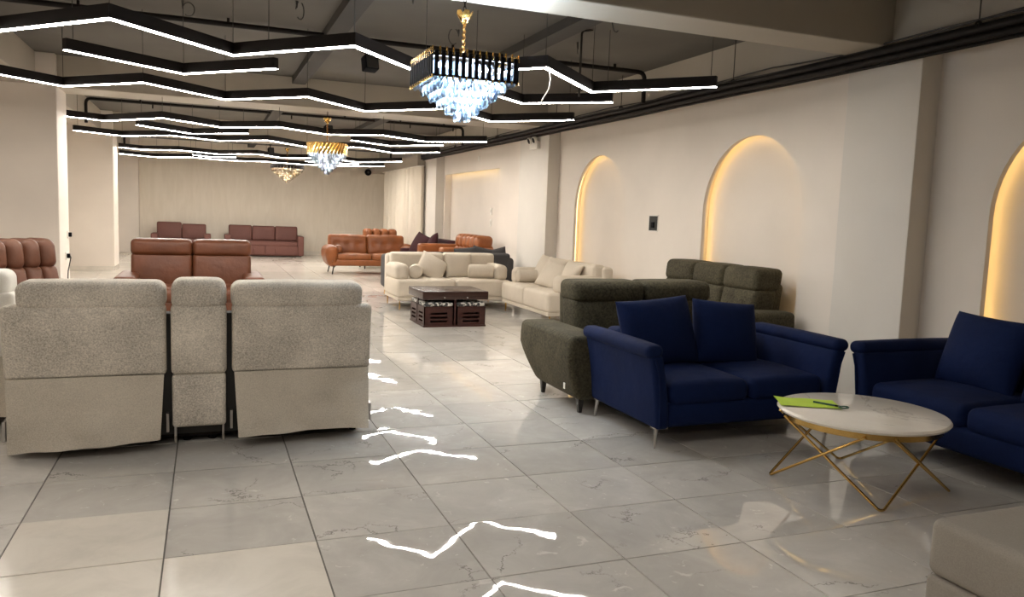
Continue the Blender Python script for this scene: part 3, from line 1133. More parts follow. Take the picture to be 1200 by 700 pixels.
# ------------------------------------------------------------------ small wall fittings
t = thing('emergency_light', 'white twin-head emergency light on the middle pilaster', 'emergency light', (WP, 12.0, 2.52))
MB().add(rbox(-.06, 0, -.16, .16, 0, .13, 0.01, 1)).build('battery_box', M['white_plastic'], t)
for s in (-1, 1):
    h = MB().add(lathe([(.03, 0), (.055, .03), (.06, .07), (.055, .075)], 14), T(-.03, s * .1, .16) @ Ry(-110)).build('lamp_head', M['white_plastic'], t)
    MB().add(lathe([(.045, .072), (.045, .078)], 14), T(-.03, s * .1, .16) @ Ry(-110)).build('lens', M['black_plastic'], h)
    MB().add(cyl((-.03, s * .1, .12), (-.03, s * .1, .165), .012, n=8)).build('swivel', M['white_plastic'], t)
t = thing('junction_box', 'open square wall box, its recess shade painted flat, between two arched niches', 'electrical box', (WW, 8.57, 1.285))
j = MB()
for (a, b, c, d) in ((-.115, -.1, 0, .21), (.1, .115, 0, .21), (-.115, .115, 0, .014), (-.115, .115, .196, .21)):
    j.add(box(-.006, .0, a, b, c, d))
j.build('box_frame', M['wall_grey'], t, False)
MB().add(box(-.004, 0.0, -.1, .1, .014, .196)).build('recess_shade', M['inside'], t, False)  # flat dark plate painted as the shade inside the recess
MB().add(rbox(-.02, -.004, -.03, .03, .05, .12, .004, 1)).build('terminal_block', M['black_plastic'], t)
for (yy, zz, lab) in ((15.1, 1.50, 'upper small white switch plate inside the square niche'), (15.1, 1.27, 'lower small white switch plate inside the square niche')):
    t = thing('switch_plate', lab, 'switch', (WW + .16, yy, zz))
    MB().add(rbox(-.012, 0, -.045, .045, -.07, .07, .004, 1)).build('plate', M['white_plastic'], t)
    MB().add(rbox(-.018, -.012, -.02, .02, -.03, .03, .002, 1)).build('rocker', M['wall_grey'], t)
single('wall_socket', rbox(-.014, 0, -.045, .045, -.045, .045, .005, 1), M['white_plastic'], T(WW, 15.5, 2.58), 'small white wall socket high above the square niche', 'socket')
t = thing('wall_speaker', 'round black fixture high on the back wall at right', 'speaker', (4.70, Y1 - .05, 2.62))
MB().add(lathe([(.09, 0), (.105, .02), (.1, .05), (.06, .075), (0.005, .08)], 20, False), Rx(90)).build('round_body', M['black_plastic'], t)
MB().add(lathe([(.04, .076), (.04, .084)], 14), Rx(90)).build('front_cap', M['inside'], t)
for kk, (zz, lab, cab) in enumerate(((1.02, 'black plug with a cable hanging down the nearer left pier', True), (1.30, 'upper small black wall plug on the nearer left pier', False))):
    t = thing('wall_plug', lab, 'plug', (-1.775, 11.95 if cab else 12.12, zz - .35))
    MB().add(rbox(0, .012, -.05, .05, -.05, .05, .004, 1)).build('socket_plate', M['white_plastic'], t)
    MB().add(rbox(.012, .05, -.022, .022, -.03, .03, .006, 1)).build('plug_body', M['black_plastic'], t)
    if cab:
        MB().add(tube([(.05, 0, 0), (.06, -.02, -.02), (.03, -.06, -.2), (.02, -.07, -.45), (.02, -.07, -.655)], .008, 6)).build('cable', M['cable'], t)

# curtain at the far right
t = thing('curtain', 'tall pleated cream curtain on the far right wall', 'curtain', (4.92, 21.06, 0.02))
for q in range(4):
    a, b = -2.15 + q * 1.08, -2.15 + (q + 1) * 1.08 - .04
    vs, fs = sheet(a, b, lambda u, w_: w_ * 2.54, lambda u, w_: .085 * math.sin(u * math.pi * 2 * (2 + q % 2) + q) + .012 * math.sin(u * 31 + q), 44, 3, .008)
    MB().add(([Vector((y_, x_, z_)) for x_, y_, z_ in vs], fs)).build('curtain_panel', M['curtain'], t)
MB().add(box(-.06, .06, -2.17, 2.19, 2.54, 2.557)).build('curtain_rail', M['white_plastic'], t, False)

# ================================================================== furniture
def lean(y0, z0, k):
    return lambda p: (p.x, p.y + (p.z - z0) * k, p.z)


# ---- light grey reclining sofa with a console, seen from behind (its back towards the camera)
def recliner_back(root, x0, x1, fab, skirt_fab, head_in=(0.0, 0.0), console=False, seed=0, y0=-0.40):
    k = -0.13 if not console else -0.11
    b = MB().add(rbox(x0, x1, y0, y0 + .15, .425, .84, .028, 4, (0, .012, 0)), None, lean(0, .425, k)).build('back_panel', M[fab], root)
    hx0, hx1 = x0 + head_in[0], x1 - head_in[1]
    zt = .985 if console else .972
    MB().add(rbox(hx0, hx1, y0 + .008, y0 + .27, .805, zt, .055, 4, (.0, .004, .006), 3), None, lean(0, .425, k)).build('headrest', M[fab], root)
    MB().add(rbox(hx0 + .02, hx1 - .02, y0 + .10, y0 + .30, .46, .83, .05, 3, (0, .03, 0))).build('backrest', M[fab], root)
    MB().add(rbox(x0 + .015, x1 - .015, y0 + .22, y0 + .86, .20, .49, .05, 3, (0, .01, .025))).build('seat', M[fab], root)
    MB().add(rbox(x0 + .02, x1 - .02, y0 + .86, y0 + .94, .10, .46, .03, 3, (0, .02, 0))).build('footrest', M[fab], root)
    if console:
        MB().add(rbox(x0 + .004, x1 - .004, y0 - .01, y0 + .10, .115, .428, .02, 3, (0, .006, 0))).build('lower_back_panel', M[fab], root)
        for s in (x0 + .02, x1 - .02):
            MB().add(box(s - .006, s + .006, y0 + .02, y0 + .06, .02, .12)).build('bracket', M['steel'], root, False)
    else:
        rnd = random.Random(seed)
        ph = [rnd.uniform(0, 6) for _ in range(4)]
        zlow = (lambda u: .045 + .03 * u) if seed == 1 else (lambda u: .07 + .012 * u)

        def yy(u, w_):
            f = (1 - w_)
            return y0 - .016 - f * .105 + f * .02 * math.sin(u * 7 + ph[0]) + f * .008 * math.sin(u * 19 + w_ * 6 + ph[1]) + .006 * math.sin(w_ * 14 + u * 5 + ph[2]) * math.sin(u * 3) + .006 * math.sin((u * 1.3 - w_ * 1.1) * 9 + ph[3]) * f

        s = MB().add(sheet(x0 + .012, x1 - .012, lambda u, w_: zlow(u) + (.436 - zlow(u)) * w_, yy, 36, 14, .007), None, lambda p: ((p.x - (x0 + x1) / 2) * (1 - max(0, .436 - p.z) * .13) + (x0 + x1) / 2, p.y, p.z)).build('skirt', M[skirt_fab], root)
        MB().add(box(x0 + .06, x1 - .06, y0 + .02, y0 + .10, .06, .42)).build('back_frame', M['black_metal'], root, False)
        for s in (x0 - .004, x1 + .004):
            MB().add(box(s - .007, s + .007, y0 + .0, y0 + .10, .09, .20)).build('bracket', M['steel'], root, False)
    MB().add(box(x0 + .04, x1 - .04, y0 + .10, y0 + .80, .03, .20)).build('mechanism', M['black_metal'], root, False)
    for fx in (x0 + .08, x1 - .08):
        for fy in (y0 + .14, y0 + .74):
            MB().add(lathe([(.022, 0), (.026, .05)], 10), T(fx, fy, 0)).build('foot', M['black_plastic'], root)


t = thing('reclining_sofa', 'light grey woven reclining sofa with console, seen from behind in the foreground', 'sofa', (-.01, 5.25, 0))
recliner_back(t, -1.025, -.215, 'grey_fabric', 'grey_skirt', (.07, 0), seed=1)
recliner_back(t, -.190, .113, 'grey_fabric', 'grey_skirt', (.004, .0), console=True)
recliner_back(t, .143, .965, 'grey_fabric', 'grey_skirt', (-.004, .055), seed=5)
MB().add(box(-.95, .90, -.28, .42, .03, .20)).build('gap_light_block', M['black_metal'], t, False)  # added box, stops light showing through the gaps between sections
MB().add(box(-.60, .55, -.34, -.22, .06, .78)).build('dark_gap_fill', M['inside'], t, False)  # added dark filler, stands in for the shade in the gaps
for s, a, b in ((-1, -1.02, -.84), (1, .80, .975)):
    MB().add(rbox(a, b, -.20, .50, .06, .62, .06, 3, (.015, .0, .015))).build('armrest', M['grey_fabric'], t)

t = thing('reclining_armchair', 'off-white fabric recliner cut by the left frame edge, seen from behind', 'armchair', (-1.52, 5.98, 0))
recliner_back(t, -.42, .41, 'offwhite', 'grey_skirt', (.0, .02), seed=9)
for a, b in ((-.58, -.42), (.36, .44)):
    MB().add(rbox(a, b, -.20, .50, .06, .62, .06, 3, (.015, .0, .015))).build('armrest', M['offwhite'], t)


# ---- plush sofas with headrests, facing -y in their own frame
def plush_sofa(name, label, loc, rot, w, n, fab, depth=.95, arm_h=.57, arm_w=.23, zh=(.74, .94), seat_h=.46, channels=1, group=None, foot='dark_foot', over=0.0, taper=.10, arm_len=None, footh=.10, bshift=0.0):
    t = thing(name, label, 'sofa', loc, rot, group)
    m = M[fab]
    yf, yb = -depth / 2, depth / 2
    hw = w / 2
    MB().add(rbox(-hw + arm_w * .7, hw - arm_w * .7, yf + .05, yb - .04, footh, .32, .03, 2)).build('base', m, t)
    for s in (-1, 1):
        x0, x1 = (-hw, -hw + arm_w) if s < 0 else (hw - arm_w, hw)

        def fn(p, s=s):
            f = max(0.0, (arm_h - p.z) / (arm_h - footh))
            g = max(0, f - .35) / .65
            o = .05 * math.sin(min(1, max(0, (p.z - footh) / (arm_h - footh))) * math.pi * .75)
            out = 1 if (p.x * s) > (hw - arm_w / 2) else 0
            y = p.y
            if p.y > 0:
                y = p.y - taper * 1.6 * g ** 1.3
            else:
                y = p.y + taper * .25 * g
            return (p.x + s * out * (o - .05 * g), y, p.z)

        MB().add(rbox(x0, x1, yf, yb - .02, footh - .005, arm_h, .04, 6, (0, .004, .006), 3), None, fn).build('armrest', m, t)
    iw = (w - 2 * arm_w + .02) / n
    for i in range(n):
        a = -hw + arm_w - .01 + i * iw
        MB().add(rbox(a + .004, a + iw - .004, yf + .04, yb - .28, .30, seat_h, .05, 3, (0, .015, .03), 3)).build('seat_cushion', m, t)
    bw = (w - 2 * arm_w + .04 + 2 * over) / n
    b0 = -hw + arm_w - .02 - over + bshift
    for i in range(n):
        a = b0 + i * bw
        lb = MB()
        hd = MB()
        for c in range(channels):
            p, q = a + c * bw / channels, a + (c + 1) * bw / channels
            lb.add(rbox(p + .003, q - .003, yb - .36, yb - .10, seat_h - .06, zh[0] + .03, .05, 3, (0, .03, 0), 3), None, lean(0, .45, .16))
            hd.add(rbox(p + .002, q - .002, yb - .34, yb - .02, zh[0], zh[1], .075 if channels > 1 else .055, 4, (.0, .02, .008), 3), None, lean(0, .6, .10))
        lb.build('back_cushion', m, t)
        hd.build('headrest', m, t)
    MB().add(rbox(b0 + .015, b0 + bw * n - .015, yb - .16, yb - .01, footh + .02, zh[0] + .08, .05, 3), None, lean(0, .3, .10)).build('back_frame', m, t)
    for sx in (-1, 1):
        for y in (yf + .07, yb - .24):
            MB().add(lathe([(.018, 0), (.032, footh + .01)], 4), T(sx * (hw - .09), y, 0) @ Rz(45)).build('foot', M[foot], t)
    return t


olive1 = plush_sofa('fabric_sofa', 'olive green chenille sofa standing behind the navy loveseat', (3.32, 5.45, 0), 0, 1.74, 2, 'olive', depth=.98, arm_h=.575, arm_w=.25, zh=(.74, .91), over=.02, bshift=.09)
o = MB().add(rbox(-.002, .002, -.012, .012, -.022, .022, .001, 1)).build('fabric_tag', M['white_plastic'], olive1)
o.location = (-.90, -.395, .20)
o['label'] = 'small white fabric tag'
plush_sofa('fabric_sofa', 'olive green three-seat sofa against the wall under an arched niche', (4.70, 6.82, 0), -90, 2.0, 3, 'olive', depth=.92, arm_h=.61, arm_w=.24, zh=(.78, 1.0), over=.02)
plush_sofa('leather_recliner', 'brown leather two-seat recliner facing the viewer behind the grey sofa', (-.17, 9.95, 0), 0, 1.52, 2, 'brown_leather', depth=.98, arm_h=.60, arm_w=.19, zh=(.80, .995), over=.085, taper=.02)
plush_sofa('leather_recliner', 'reddish brown leather recliner with channelled headrests at left, side on', (-1.60, 8.50, 0), 52, 1.40, 2, 'brown_leather2', depth=1.0, arm_h=.60, arm_w=.2, zh=(.73, 1.02), over=.03, channels=3, taper=.02)
plush_sofa('leather_recliner', 'tan leather recliner with channelled headrest by the square niche', (4.50, 14.6, 0), -90, 1.75, 1, 'tan_leather', depth=1.05, arm_h=.80, arm_w=.2, zh=(.76, 1.02), over=.0, channels=6, taper=.02)
plush_sofa('leather_recliner', 'orange tan sofa almost hidden behind the maroon cushions', (4.1, 19.5, 0), 0, 1.2, 1, 'tan_leather', depth=.95, arm_h=.62, arm_w=.2, zh=(.74, .97), channels=4, taper=.02)


# ---- navy velvet sofas
def navy_sofa(label, loc, rot, w=1.45, d=.92, group=None):
    t = thing('velvet_sofa', label, 'sofa', loc, rot, group)
    m = M['navy']
    hw = w / 2
    MB().add(rbox(-hw + .09, hw - .09, -d / 2 + .02, d / 2 - .02, .13, .29, .03, 2, (0, .006, 0))).build('base', m, t)
    for s in (-1, 1):
        def fn(p, s=s):
            f = (p.z - .13) / .5
            return (p.x + s * (.02 * f + .06 * f * f), p.y, p.z)
        x0, x1 = (-hw + .01, -hw + .105) if s < 0 else (hw - .105, hw - .01)
        a = MB().add(rbox(x0, x1, -d / 2, d / 2, .125, .60, .028, 4, (.006, .0, 0), 2), None, fn).build('armrest', m, t)
        xc = s * (hw + .025)
        MB().add(rbox(xc - .065, xc + .06, -d / 2 - .008, d / 2, .578, .662, .04, 4, (0, 0, .006), 3)).build('arm_pad', m, a)
        MB().add(tube([(xc - s * .05, -d / 2 - .004, .14), (xc - s * .045, -d / 2 - .008, .3), (xc - s * .02, -d / 2 - .010, .5), (xc + s * 0.01, -d / 2 - .008, .58)], .006, 6)).build('piping', m, a)
    MB().add(rbox(-hw + .10, hw - .10, d / 2 - .20, d / 2 - .01, .26, .655, .05, 3, (0, .015, .01), 3), None, lean(0, .3, .06)).build('backrest', m, t)
    iw = (w - .21) / 2
    for i in range(2):
        a = -hw + .105 + i * iw
        MB().add(rbox(a + .003, a + iw - .003, -d / 2 + .01, d / 2 - .19, .27, .415, .05, 4, (.0, .012, .035), 3)).build('seat_cushion', m, t)
    for sx in (-1, 1):
        for sy in (-1, 1):
            x, y = sx * (hw - .04), sy * (d / 2 - .055)
            l = MB().add(cyl((x - sx * .0, y, .13), (x + sx * .012, y + sy * .012, 0), .015, .008, 8))
            l.add(box(x - .07 if sx > 0 else x - .02, x + .02 if sx > 0 else x + .07, y - .02 * (sy < 0) - .004, y + .02 * (sy > 0) + .004, .122, .132))
            l.add(box(x - .012, x + .012, y - .05 if sy > 0 else y, y + .05 if sy < 0 else y, .122, .132))
            l.build('leg', M['steel'], t)
    return t


navy_sofa('navy blue velvet loveseat standing in front of the olive sofa', (3.285, 4.50, 0), 0, 1.42, .90)
navy_sofa('navy blue velvet sofa at the right frame edge, behind the marble table', (4.53, 3.15, 0), -90, 1.60, .95)


def cushion(label, X, w, h, th, mat, group=None, cat='cushion', name='throw_pillow'):
    return single(name, pillow(w, h, th), M[mat], X, label, cat, group)


XN = local((3.285, 4.50, 0), 0)
cushion('left of the two navy velvet back pillows on the loveseat', XN @ T(-.36, .14, .645) @ Rz(4) @ Rx(-18) @ Ry(-4), .60, .49, .22, 'navy', 'navy velvet back pillows')
cushion('right of the two navy velvet back pillows on the loveseat', XN @ T(.20, .14, .63) @ Rz(-6) @ Rx(-19) @ Ry(5), .50, .47, .22, 'navy', 'navy velvet back pillows')
XN = local((4.53, 3.15, 0), -90)
cushion('navy velvet back pillow nearest the far arm of the right-hand navy sofa', XN @ T(-.36, .13, .64) @ Rx(-18) @ Ry(2), .55, .50, .22, 'navy', 'navy velvet back pillows')
cushion('navy velvet back pillow at the very right frame edge', XN @ T(.22, .13, .62) @ Rx(-18), .52, .46, .22, 'navy', 'navy velvet back pillows')


# ---- cream sofas
def cream_sofa(label, loc, rot, w=1.74, d=.95):
    t = thing('cream_sofa', label, 'sofa', loc, rot)
    m = M['cream']
    hw = w / 2
    MB().add(rbox(-hw + .01, hw - .01, -d / 2 + .012, d / 2 - .02, .135, .185, .012, 2)).build('plinth', m, t)
    for i in (0, 1):
        a = -hw + i * hw
        MB().add(rbox(a, a + hw - .0, -d / 2, d / 2 - .10, .18, .44, .045, 4, (0, .012, .015), 3)).build('seat', m, t)
    for s in (-1, 1):
        x0, x1 = (-hw, -hw + .21) if s < 0 else (hw - .21, hw)
        MB().add(rbox(x0, x1, -d / 2 + .14, d / 2 - .06, .42, .66, .075, 4, (0, .006, .006), 4)).build('armrest', m, t)
    MB().add(rbox(-hw, hw, d / 2 - .16, d / 2, .18, .785, .05, 4, (0, .01, .006), 3)).build('backrest', m, t)
    for i in (0, 1):
        a = -hw + .04 + i * (hw - .04)
        MB().add(rbox(a + .004, a + hw - .044, d / 2 - .28, d / 2 - .10, .43, .808, .045, 3, (0, .02, .004), 3)).build('back_cushion', m, t)
    for sx in (-1, 1):
        for sy in (-1, 1):
            MB().add(cyl((sx * (hw - .05), sy * (d / 2 - .06), .14), (sx * (hw - .05), sy * (d / 2 - .06), 0), .011, .007, 8)).build('leg', M['gold'], t)
    return t


LA, LB = (3.43, 11.49, 0), (4.57, 10.02, 0)
cream_sofa('cream fabric loveseat facing the viewer behind the dark wooden box table', LA, 0, 1.76, .94)
cream_sofa('cream fabric sofa along the right wall, side on, right of the box table', LB, -90, 1.72, .95)
XA, XB = local(LA, 0), local(LB, -90)
G = 'cream scatter cushions'
single('bolster_cushion', bolster(.30, .105), M['cream_pillow'], XA @ T(-.53, -.13, .545) @ Rz(72), 'round cream bolster beside the left arm of the facing cream loveseat', 'cushion', G)
single('bolster_cushion', bolster(.40, .11), M['cream_pillow'], XA @ T(.49, -.16, .55) @ Rz(-14), 'round cream bolster beside the right arm of the facing cream loveseat', 'cushion', G)
cushion('cream pillow tipped over on its corner on the facing cream loveseat', XA @ T(-.24, .02, .60) @ Rz(10) @ Rx(-32) @ Ry(34), .44, .40, .16, 'cream_pillow', G)
cushion('upright square cream pillow in the middle of the facing cream loveseat', XA @ T(.20, .07, .625) @ Rx(-14), .42, .38, .14, 'cream_pillow', G)
single('bolster_cushion', bolster(.50, .09), M['cream_pillow'], XB @ T(-.585, -.08, .545) @ Rz(88), 'long cream bolster along the far arm of the side-on cream sofa', 'cushion', G)
for i, (x, y, z, rz, rx, ry, lab) in enumerate(((-.50, .07, .66, 14, -26, 8, 'cream pillow farthest back of the four leaning on the side-on cream sofa'),
                                                 (-.20, .05, .65, 12, -28, 8, 'second cream pillow from the back on the side-on cream sofa'),
                                                 (.10, -.08, .61, 26, -36, 10, 'third cream pillow from the back on the side-on cream sofa'),
                                                 (.36, .06, .64, 4, -28, 8, 'cream pillow against the near arm of the side-on cream sofa'))):
    cushion(lab, XB @ T(x, y, z) @ Rz(rz) @ Rx(rx) @ Ry(ry), .43, .40, .14, 'cream_pillow', G)

# ---- dark grey sofa behind the cream loveseat, its back to the viewer
t = thing('charcoal_sofa', 'charcoal grey sofa seen from behind, back to back with the cream loveseat', 'sofa', (3.84, 12.90, 0), 180)
m = M['dark_grey']
MB().add(rbox(-.96, .96, -.44, .44, .14, .40, .04, 2)).build('base', m, t)
MB().add(rbox(-1.0, 1.0, .30, .46, .14, .775, .05, 3, (0, .01, .01), 3)).build('backrest', m, t)
for s in (-1, 1):
    MB().add(rbox(s * .98 - .09, s * .98 + .09, -.40, .46, .14, .70, .06, 3, (.01, .01, .01), 3)).build('armrest', m, t)
    MB().add(rbox(s * .45 - .44, s * .45 + .44, -.45, .30, .36, .50, .05, 3, (0, .01, .02), 3)).build('seat_cushion', m, t)
    for sy in (-1, 1):
        MB().add(cyl((s * .98, sy * .36, .15), (s * 1.0, sy * .38, 0), .013, .008, 8)).build('leg', M['gold'], t)
XG = local((3.84, 12.90, 0), 180)
G2 = 'charcoal pillows along the charcoal sofa back'
for i, (x, z, ry, lab) in enumerate(((-.28, .66, 6, 'charcoal pillow peeking over the sofa back, left of its fellows'), (-.56, .665, -12, 'middle charcoal pillow peeking over the sofa back'), (-.82, .65, 14, 'charcoal pillow peeking over the sofa back nearest the wall'))):
    cushion(lab, XG @ T(x, .19, z) @ Rx(-10) @ Ry(ry), .42, .40, .16, 'dark_grey', G2)

# ---- tan leather tufted sofa in the far middle
def tufted_sofa(label, loc, rot, w, d=.92):
    t = thing('tufted_sofa', label, 'sofa', loc, rot)
    m = M['tan_leather']
    hw = w / 2
    MB().add(rbox(-hw + .12, hw - .12, -d / 2 + .06, d / 2 - .04, .19, .33, .03, 2)).build('base', m, t)
    for s in (-1, 1):
        x0, x1 = (-hw, -hw + .25) if s < 0 else (hw - .25, hw)

        def fn(p, s=s):
            f = min(1, max(0, (p.z - .17) / .45))
            o = .09 * math.sin(f * math.pi * .8)
            out = 1 if p.x * s > hw - .125 else 0
            return (p.x + s * out * (o - .07), p.y + (.10 * (1 - f) ** 2 if p.y < 0 else -.10 * (1 - f) ** 2), p.z)
        MB().add(rbox(x0, x1, -d / 2, d / 2 - .06, .17, .62, .08, 5, (0, .02, .02), 3), None, fn).build('armrest', m, t)
    iw = (w - .46) / 2
    for i in range(2):
        a = -hw + .23 + i * iw
        MB().add(rbox(a, a + iw - .006, -d / 2 + .05, d / 2 - .28, .32, .45, .05, 3, (0, .015, .02), 3)).build('seat_cushion', m, t)
        b = a - .10 if i == 0 else a
        e = a + iw + (.10 if i == 1 else 0)
        cs = [(b + (e - b) * q, zz) for zz in (.62, .70) for q in (.25, .5, .75)]
        cs = [(b + (e - b) * q, .66) for q in (.22, .5, .78)]

        def tuft(p, cs=cs):
            dz = 0
            for cx, cz in cs:
                dd = ((p.x - cx) ** 2 + (p.z - cz) ** 2)
                dz += .045 * math.exp(-dd / .004)
            return (p.x, p.y + (dz if p.y < d / 2 - .18 else 0) + (p.z - .4) * .18, p.z)
        bk = MB().add(rbox(b + .003, e - .003, d / 2 - .34, d / 2 - .12, .42, .865, .06, 12, (0, .03, .01), 3), None, tuft).build('back_cushion', m, t)
        for cx, cz in cs:
            MB().add(lathe([(.002, -.012), (.014, -.008), (.016, 0), (.004, .006)], 10), T(cx, d / 2 - .34 + .02 + (cz - .4) * .18, cz) @ Rx(90)).build('button', m, bk)
    MB().add(rbox(-hw + .14, hw - .14, d / 2 - .16, d / 2 - .02, .2, .80, .04, 3), None, lean(0, .3, .1)).build('back_frame', m, t)
    for sx in (-1, 1):
        for sy in (-1, 1):
            MB().add(tube([(sx * (hw - .22), sy * (d / 2 - .18), .19), (sx * (hw - .17), sy * (d / 2 - .15), .15), (sx * (hw - .14), sy * (d / 2 - .11), 0)], .014, 8)).build('leg', M['black_metal'], t)
    return t


tufted_sofa('tan leather button-tufted sofa in the far middle of the hall', (3.42, 17.75, 0), 0, 2.0)
single('bolster_cushion', bolster(.36, .09), M['tan_leather'], local((3.42, 17.75, 0), 0) @ T(-.70, -.12, .55) @ Rz(80), 'small tan leather cushion against the left arm of the tufted sofa', 'cushion')

# ---- maroon sofa with loose pillows, side on by the wall
def box_sofa(name, label, loc, rot, w, n, fab, d=.88, arm_h=.60, arm_w=.17, back_h=.74, cush=(.44, .88), dz=(), group=None, split_front=False):
    t = thing(name, label, 'sofa', loc, rot, group)
    m = M[fab]
    hw = w / 2
    MB().add(rbox(-hw + arm_w, hw - arm_w, -d / 2 + .02, d / 2 - .02, .03, .30, .015, 2)).build('base', m, t)
    for s in (-1, 1):
        x0, x1 = (-hw, -hw + arm_w) if s < 0 else (hw - arm_w, hw)
        MB().add(rbox(x0, x1, -d / 2, d / 2, .03, arm_h, .025, 3, (0, .004, .004))).build('armrest', m, t)
    MB().add(rbox(-hw + arm_w, hw - arm_w, d / 2 - .18, d / 2, .03, back_h, .03, 3)).build('backrest', m, t)
    if split_front:
        for s in (-1, 1):
            b = MB().add(rbox(s * (hw - arm_w) * .5 - (hw - arm_w) * .49, s * (hw - arm_w) * .5 + (hw - arm_w) * .49, -d / 2 - .005, -d / 2 + .04, .06, .31, .012, 2)).build('drawer_front', m, t)
            MB().add(tube(fillet([(s * .30, -d / 2 - .004, .24), (s * .30, -d / 2 - .03, .23), (s * .30, -d / 2 - .03, .12), (s * .30, -d / 2 - .004, .11)], .02), .014, 6)).build('pull_strap', m, b)
    MB().add(rbox(-hw + arm_w + .004, hw - arm_w - .004, -d / 2 + .0, d / 2 - .18, .30, .44, .035, 4, (0, .006, .012), 2)).build('seat_cushion', m, t)
    iw = (w - 2 * arm_w + .10) / n
    for i in range(n):
        a = -hw + arm_w - .05 + i * iw
        zz = dz[i] if i < len(dz) else 0
        MB().add(rbox(a + .004, a + iw - .004, d / 2 - .36, d / 2 - .17, cush[0] + .005, cush[1] + zz, .045, 4, (0, .03, 0), 3), None, lean(0, .44, .18)).build('back_cushion', m, t)
    for sx in (-1, 1):
        for sy in (-1, 1):
            MB().add(lathe([(.02, 0), (.024, .035)], 10), T(sx * (hw - .08), sy * (d / 2 - .08), 0)).build('foot', M['dark_foot'], t)
    return t


box_sofa('box_sofa', 'dusty mauve two-seat sofa against the back wall, left', (-.68, 23.95, 0), 0, 1.54, 2, 'mauve', dz=(.03, -.01))
box_sofa('sleeper_sofa', 'dusty mauve three-seat sleeper sofa against the back wall, beside the two-seater', (1.54, 23.93, 0), 0, 2.18, 3, 'mauve', split_front=True, dz=(.0, -.01, -.01))
box_sofa('box_sofa', 'dark maroon sofa side on by the far right wall', (4.45, 16.35, 0), -90, 1.6, 2, 'maroon', arm_h=.62, back_h=.86, cush=(.44, .80))
G3 = 'maroon pillows on the maroon sofa'
XM = local((4.45, 16.35, 0), -90)
cushion('maroon pillow at the front of the heap on the maroon sofa', XM @ T(-.38, -.10, .72) @ Rz(20) @ Rx(-24) @ Ry(14), .55, .50, .2, 'maroon', G3)
cushion('maroon pillow behind, tipped on its corner on the maroon sofa', XM @ T(.16, .02, .74) @ Rz(-10) @ Rx(-20) @ Ry(-12), .52, .48, .2, 'maroon', G3)

# ---- dark wooden box table with four stools tucked under it
BT = (2.905, 9.68, 0)
t = thing('box_table', 'dark mahogany coffee table with four padded stools tucked under it', 'coffee table', BT)
tw, td = .86, .74
MB().add(rbox(-tw / 2, tw / 2, -td / 2, td / 2, .345, .45, .008, 1)).build('tabletop', M['table_wood'], t)
MB().add(box(-.012, .012, -td / 2 + .03, td / 2 - .03, .02, .346)).add(box(-tw / 2 + .03, tw / 2 - .03, -.012, .012, .02, .346)).build('centre_divider', M['dark_wood'], t, False)
MB().add(box(-tw / 2 + .02, tw / 2 - .02, -td / 2 + .02, td / 2 - .02, 0, .022)).build('base_plate', M['dark_wood'], t, False)
for sx in (-1, 1):
    for sy in (-1, 1):
        MB().add(lathe([(.002, 0), (.010, .002), (.010, .006), (.002, .009)], 8), T(sx * .15, -td / 2, .372) @ Rx(90)).build('knob', M['steel'], t) if sy < 0 else None
where = {(-1, -1): 'front left', (1, -1): 'front right', (-1, 1): 'back left', (1, 1): 'back right'}
for (sx, sy), nm in where.items():
    cx, cy = BT[0] + sx * (tw / 4 - .003), BT[1] + sy * (td / 4 - .003)
    st = thing('stool', nm + ' slatted stool with print cushion under the mahogany table', 'stool', (cx, cy, .022), 0, 'stools under the box table')
    hx, hy, hz = .19, .162, .235
    sh = MB()
    # carcass with four real slots on each outer face
    for (ax, s) in (('x', -1), ('x', 1), ('y', -1), ('y', 1)):
        wd = hy if ax == 'x' else hx
        off = hx if ax == 'x' else hy
        X = (Rz(90) if ax == 'x' else Matrix.Identity(4))
        e = s * (off - .006)
        if ax == 'x':
            e = -e
        rails = [(0, .035), (.06, .085), (.11, .135), (.16, hz)]
        for z0, z1 in rails:
            sh.add(box(-wd * .58, wd * .58, e - .006, e + .006, z0, z1), X)
        sh.add(box(-wd, -wd * .58, e - .006, e + .006, 0, hz), X)
        sh.add(box(wd * .58, wd, e - .006, e + .006, 0, hz), X)
    sh.build('slatted_body', M['dark_wood'], st, False)
    MB().add(box(-hx + .013, hx - .013, -hy + .013, hy - .013, .002, .01)).add(box(-hx + .02, hx - .02, -hy + .02, hy - .02, hz - .012, hz)).build('bottom_board', M['inside'], st, False)
    MB().add(rbox(-hx + .004, hx - .004, -hy + .004, hy - .004, hz, hz + .05, .018, 3, (0, 0, .008))).build('padded_seat', M['print_cloth'], st)

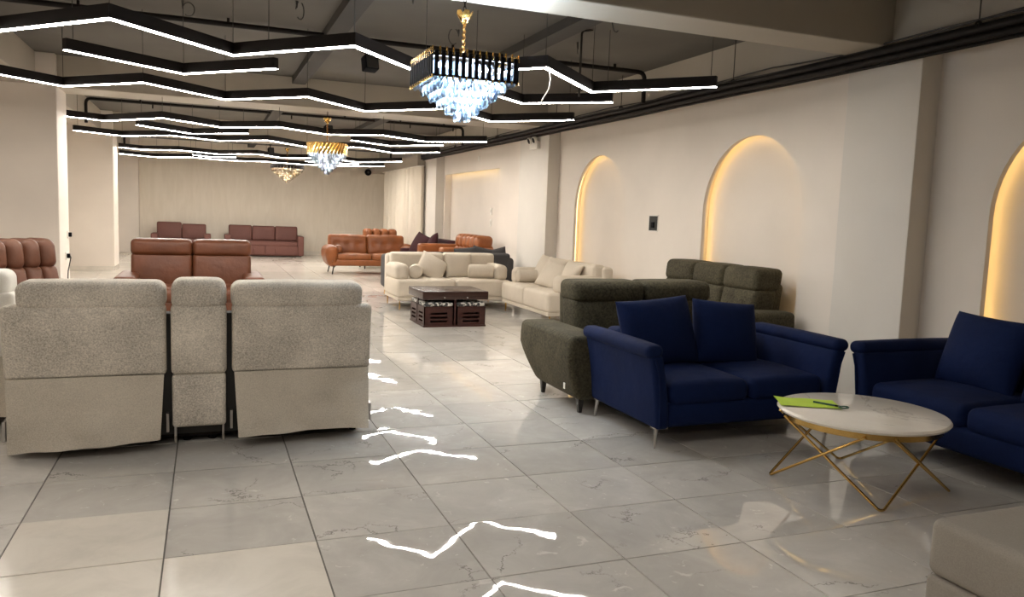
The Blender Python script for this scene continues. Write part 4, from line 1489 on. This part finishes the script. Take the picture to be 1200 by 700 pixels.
# ---- round marble table
TB = (3.36, 3.215, 0)
t = thing('marble_table', 'round white marble coffee table on crossed gold wire legs', 'coffee table', TB)
ZT = .42
MB().add(lathe([(.40, ZT - .03), (.435, ZT - .024), (.443, ZT - .012), (.436, ZT - .002), (.428, ZT)], 64)).build('marble_top', M['marble'], t)
MB().add(lathe([(.408, ZT - .062), (.408, ZT - .03), (.39, ZT - .03), (.39, ZT - .062), (.408, ZT - .062)], 48, False)).build('gold_ring', M['gold'], t)
feet = [Vector((2.985, 3.47, 0)), Vector((3.157, 2.845, 0)), Vector((3.775, 2.97, 0)), Vector((3.615, 3.60, 0))]
for i, f in enumerate(feet):
    d = Vector((f.x - TB[0], f.y - TB[1], 0))
    a0 = math.degrees(math.atan2(d.y, d.x))
    rr = .424 if i % 2 else .416
    tops = [Vector((rr * math.cos(R(a0 + s * 82)), rr * math.sin(R(a0 + s * 82)), ZT - .045 - .004 * (s > 0))) for s in (-1, 1)]
    ft = Vector((d.x, d.y, .008))
    side = (tops[1] - tops[0]).normalized() * .012
    MB().add(tube(fillet([tops[0], ft - side, ft + side, tops[1]], .03, 5), .0075, 8)).build('leg', M['gold'], t)
t = thing('paper_sheet', 'lime green sheet of paper lying on the marble table', 'paper', (TB[0] - .20, TB[1] + .20, ZT + .001), -28)
vs, fs = [], []
for side in (0, 1):
    for j in range(9):
        for i in range(13):
            u, v = i / 12, j / 8
            vs.append((-.165 + .33 * u, -.105 + .21 * v, .004 + .006 * max(0, 1 - u * 4) * (v) + .003 * math.sin(u * 9 + v * 3) * .5 + side * .0012))
for j in range(8):
    for i in range(12):
        a = j * 13 + i
        b = a + 117
        fs += [(a, a + 13, a + 14, a + 1), (b, b + 1, b + 14, b + 13)]
MB().add((vs, fs)).build('sheet', M['lime_paper'], t)
t = thing('pen', 'dark green pen lying on the lime paper', 'pen', (TB[0] - .135, TB[1] + .125, ZT + .013), -62)
MB().add(cyl((-.07, 0, 0), (.05, 0, 0), .0055, n=8)).build('barrel', M['pen_green'], t)
MB().add(cyl((.05, 0, 0), (.078, 0, 0), .0058, .003, n=8)).build('pen_cap', M['black_plastic'], t)
t = thing('bangle', 'small dark ring beside the pen on the lime paper', 'ring', (TB[0] - .085, TB[1] + .045, ZT + .011))
MB().add(tube([(.03 * math.cos(a), .02 * math.sin(a), 0) for a in [2 * math.pi * i / 20 for i in range(20)]], .004, 6, True)).build('ring_band', M['pen_green'], t)

# ---- taupe ottoman in the lower right corner
t = thing('ottoman', 'taupe velvet ottoman cut by the lower right frame corner', 'ottoman', (2.98, 1.33, 0))
MB().add(rbox(-.62, .62, -.59, .59, .215, .42, .035, 4, (0.004, .004, .012), 3)).build('top_cushion', M['taupe'], t)
MB().add(rbox(-.618, .618, -.588, .588, .045, .213, .02, 2)).build('base', M['taupe'], t)
for sx in (-1, 1):
    for sy in (-1, 1):
        MB().add(lathe([(.02, 0), (.025, .05)], 10), T(sx * .5, sy * .48, 0)).build('foot', M['dark_foot'], t)
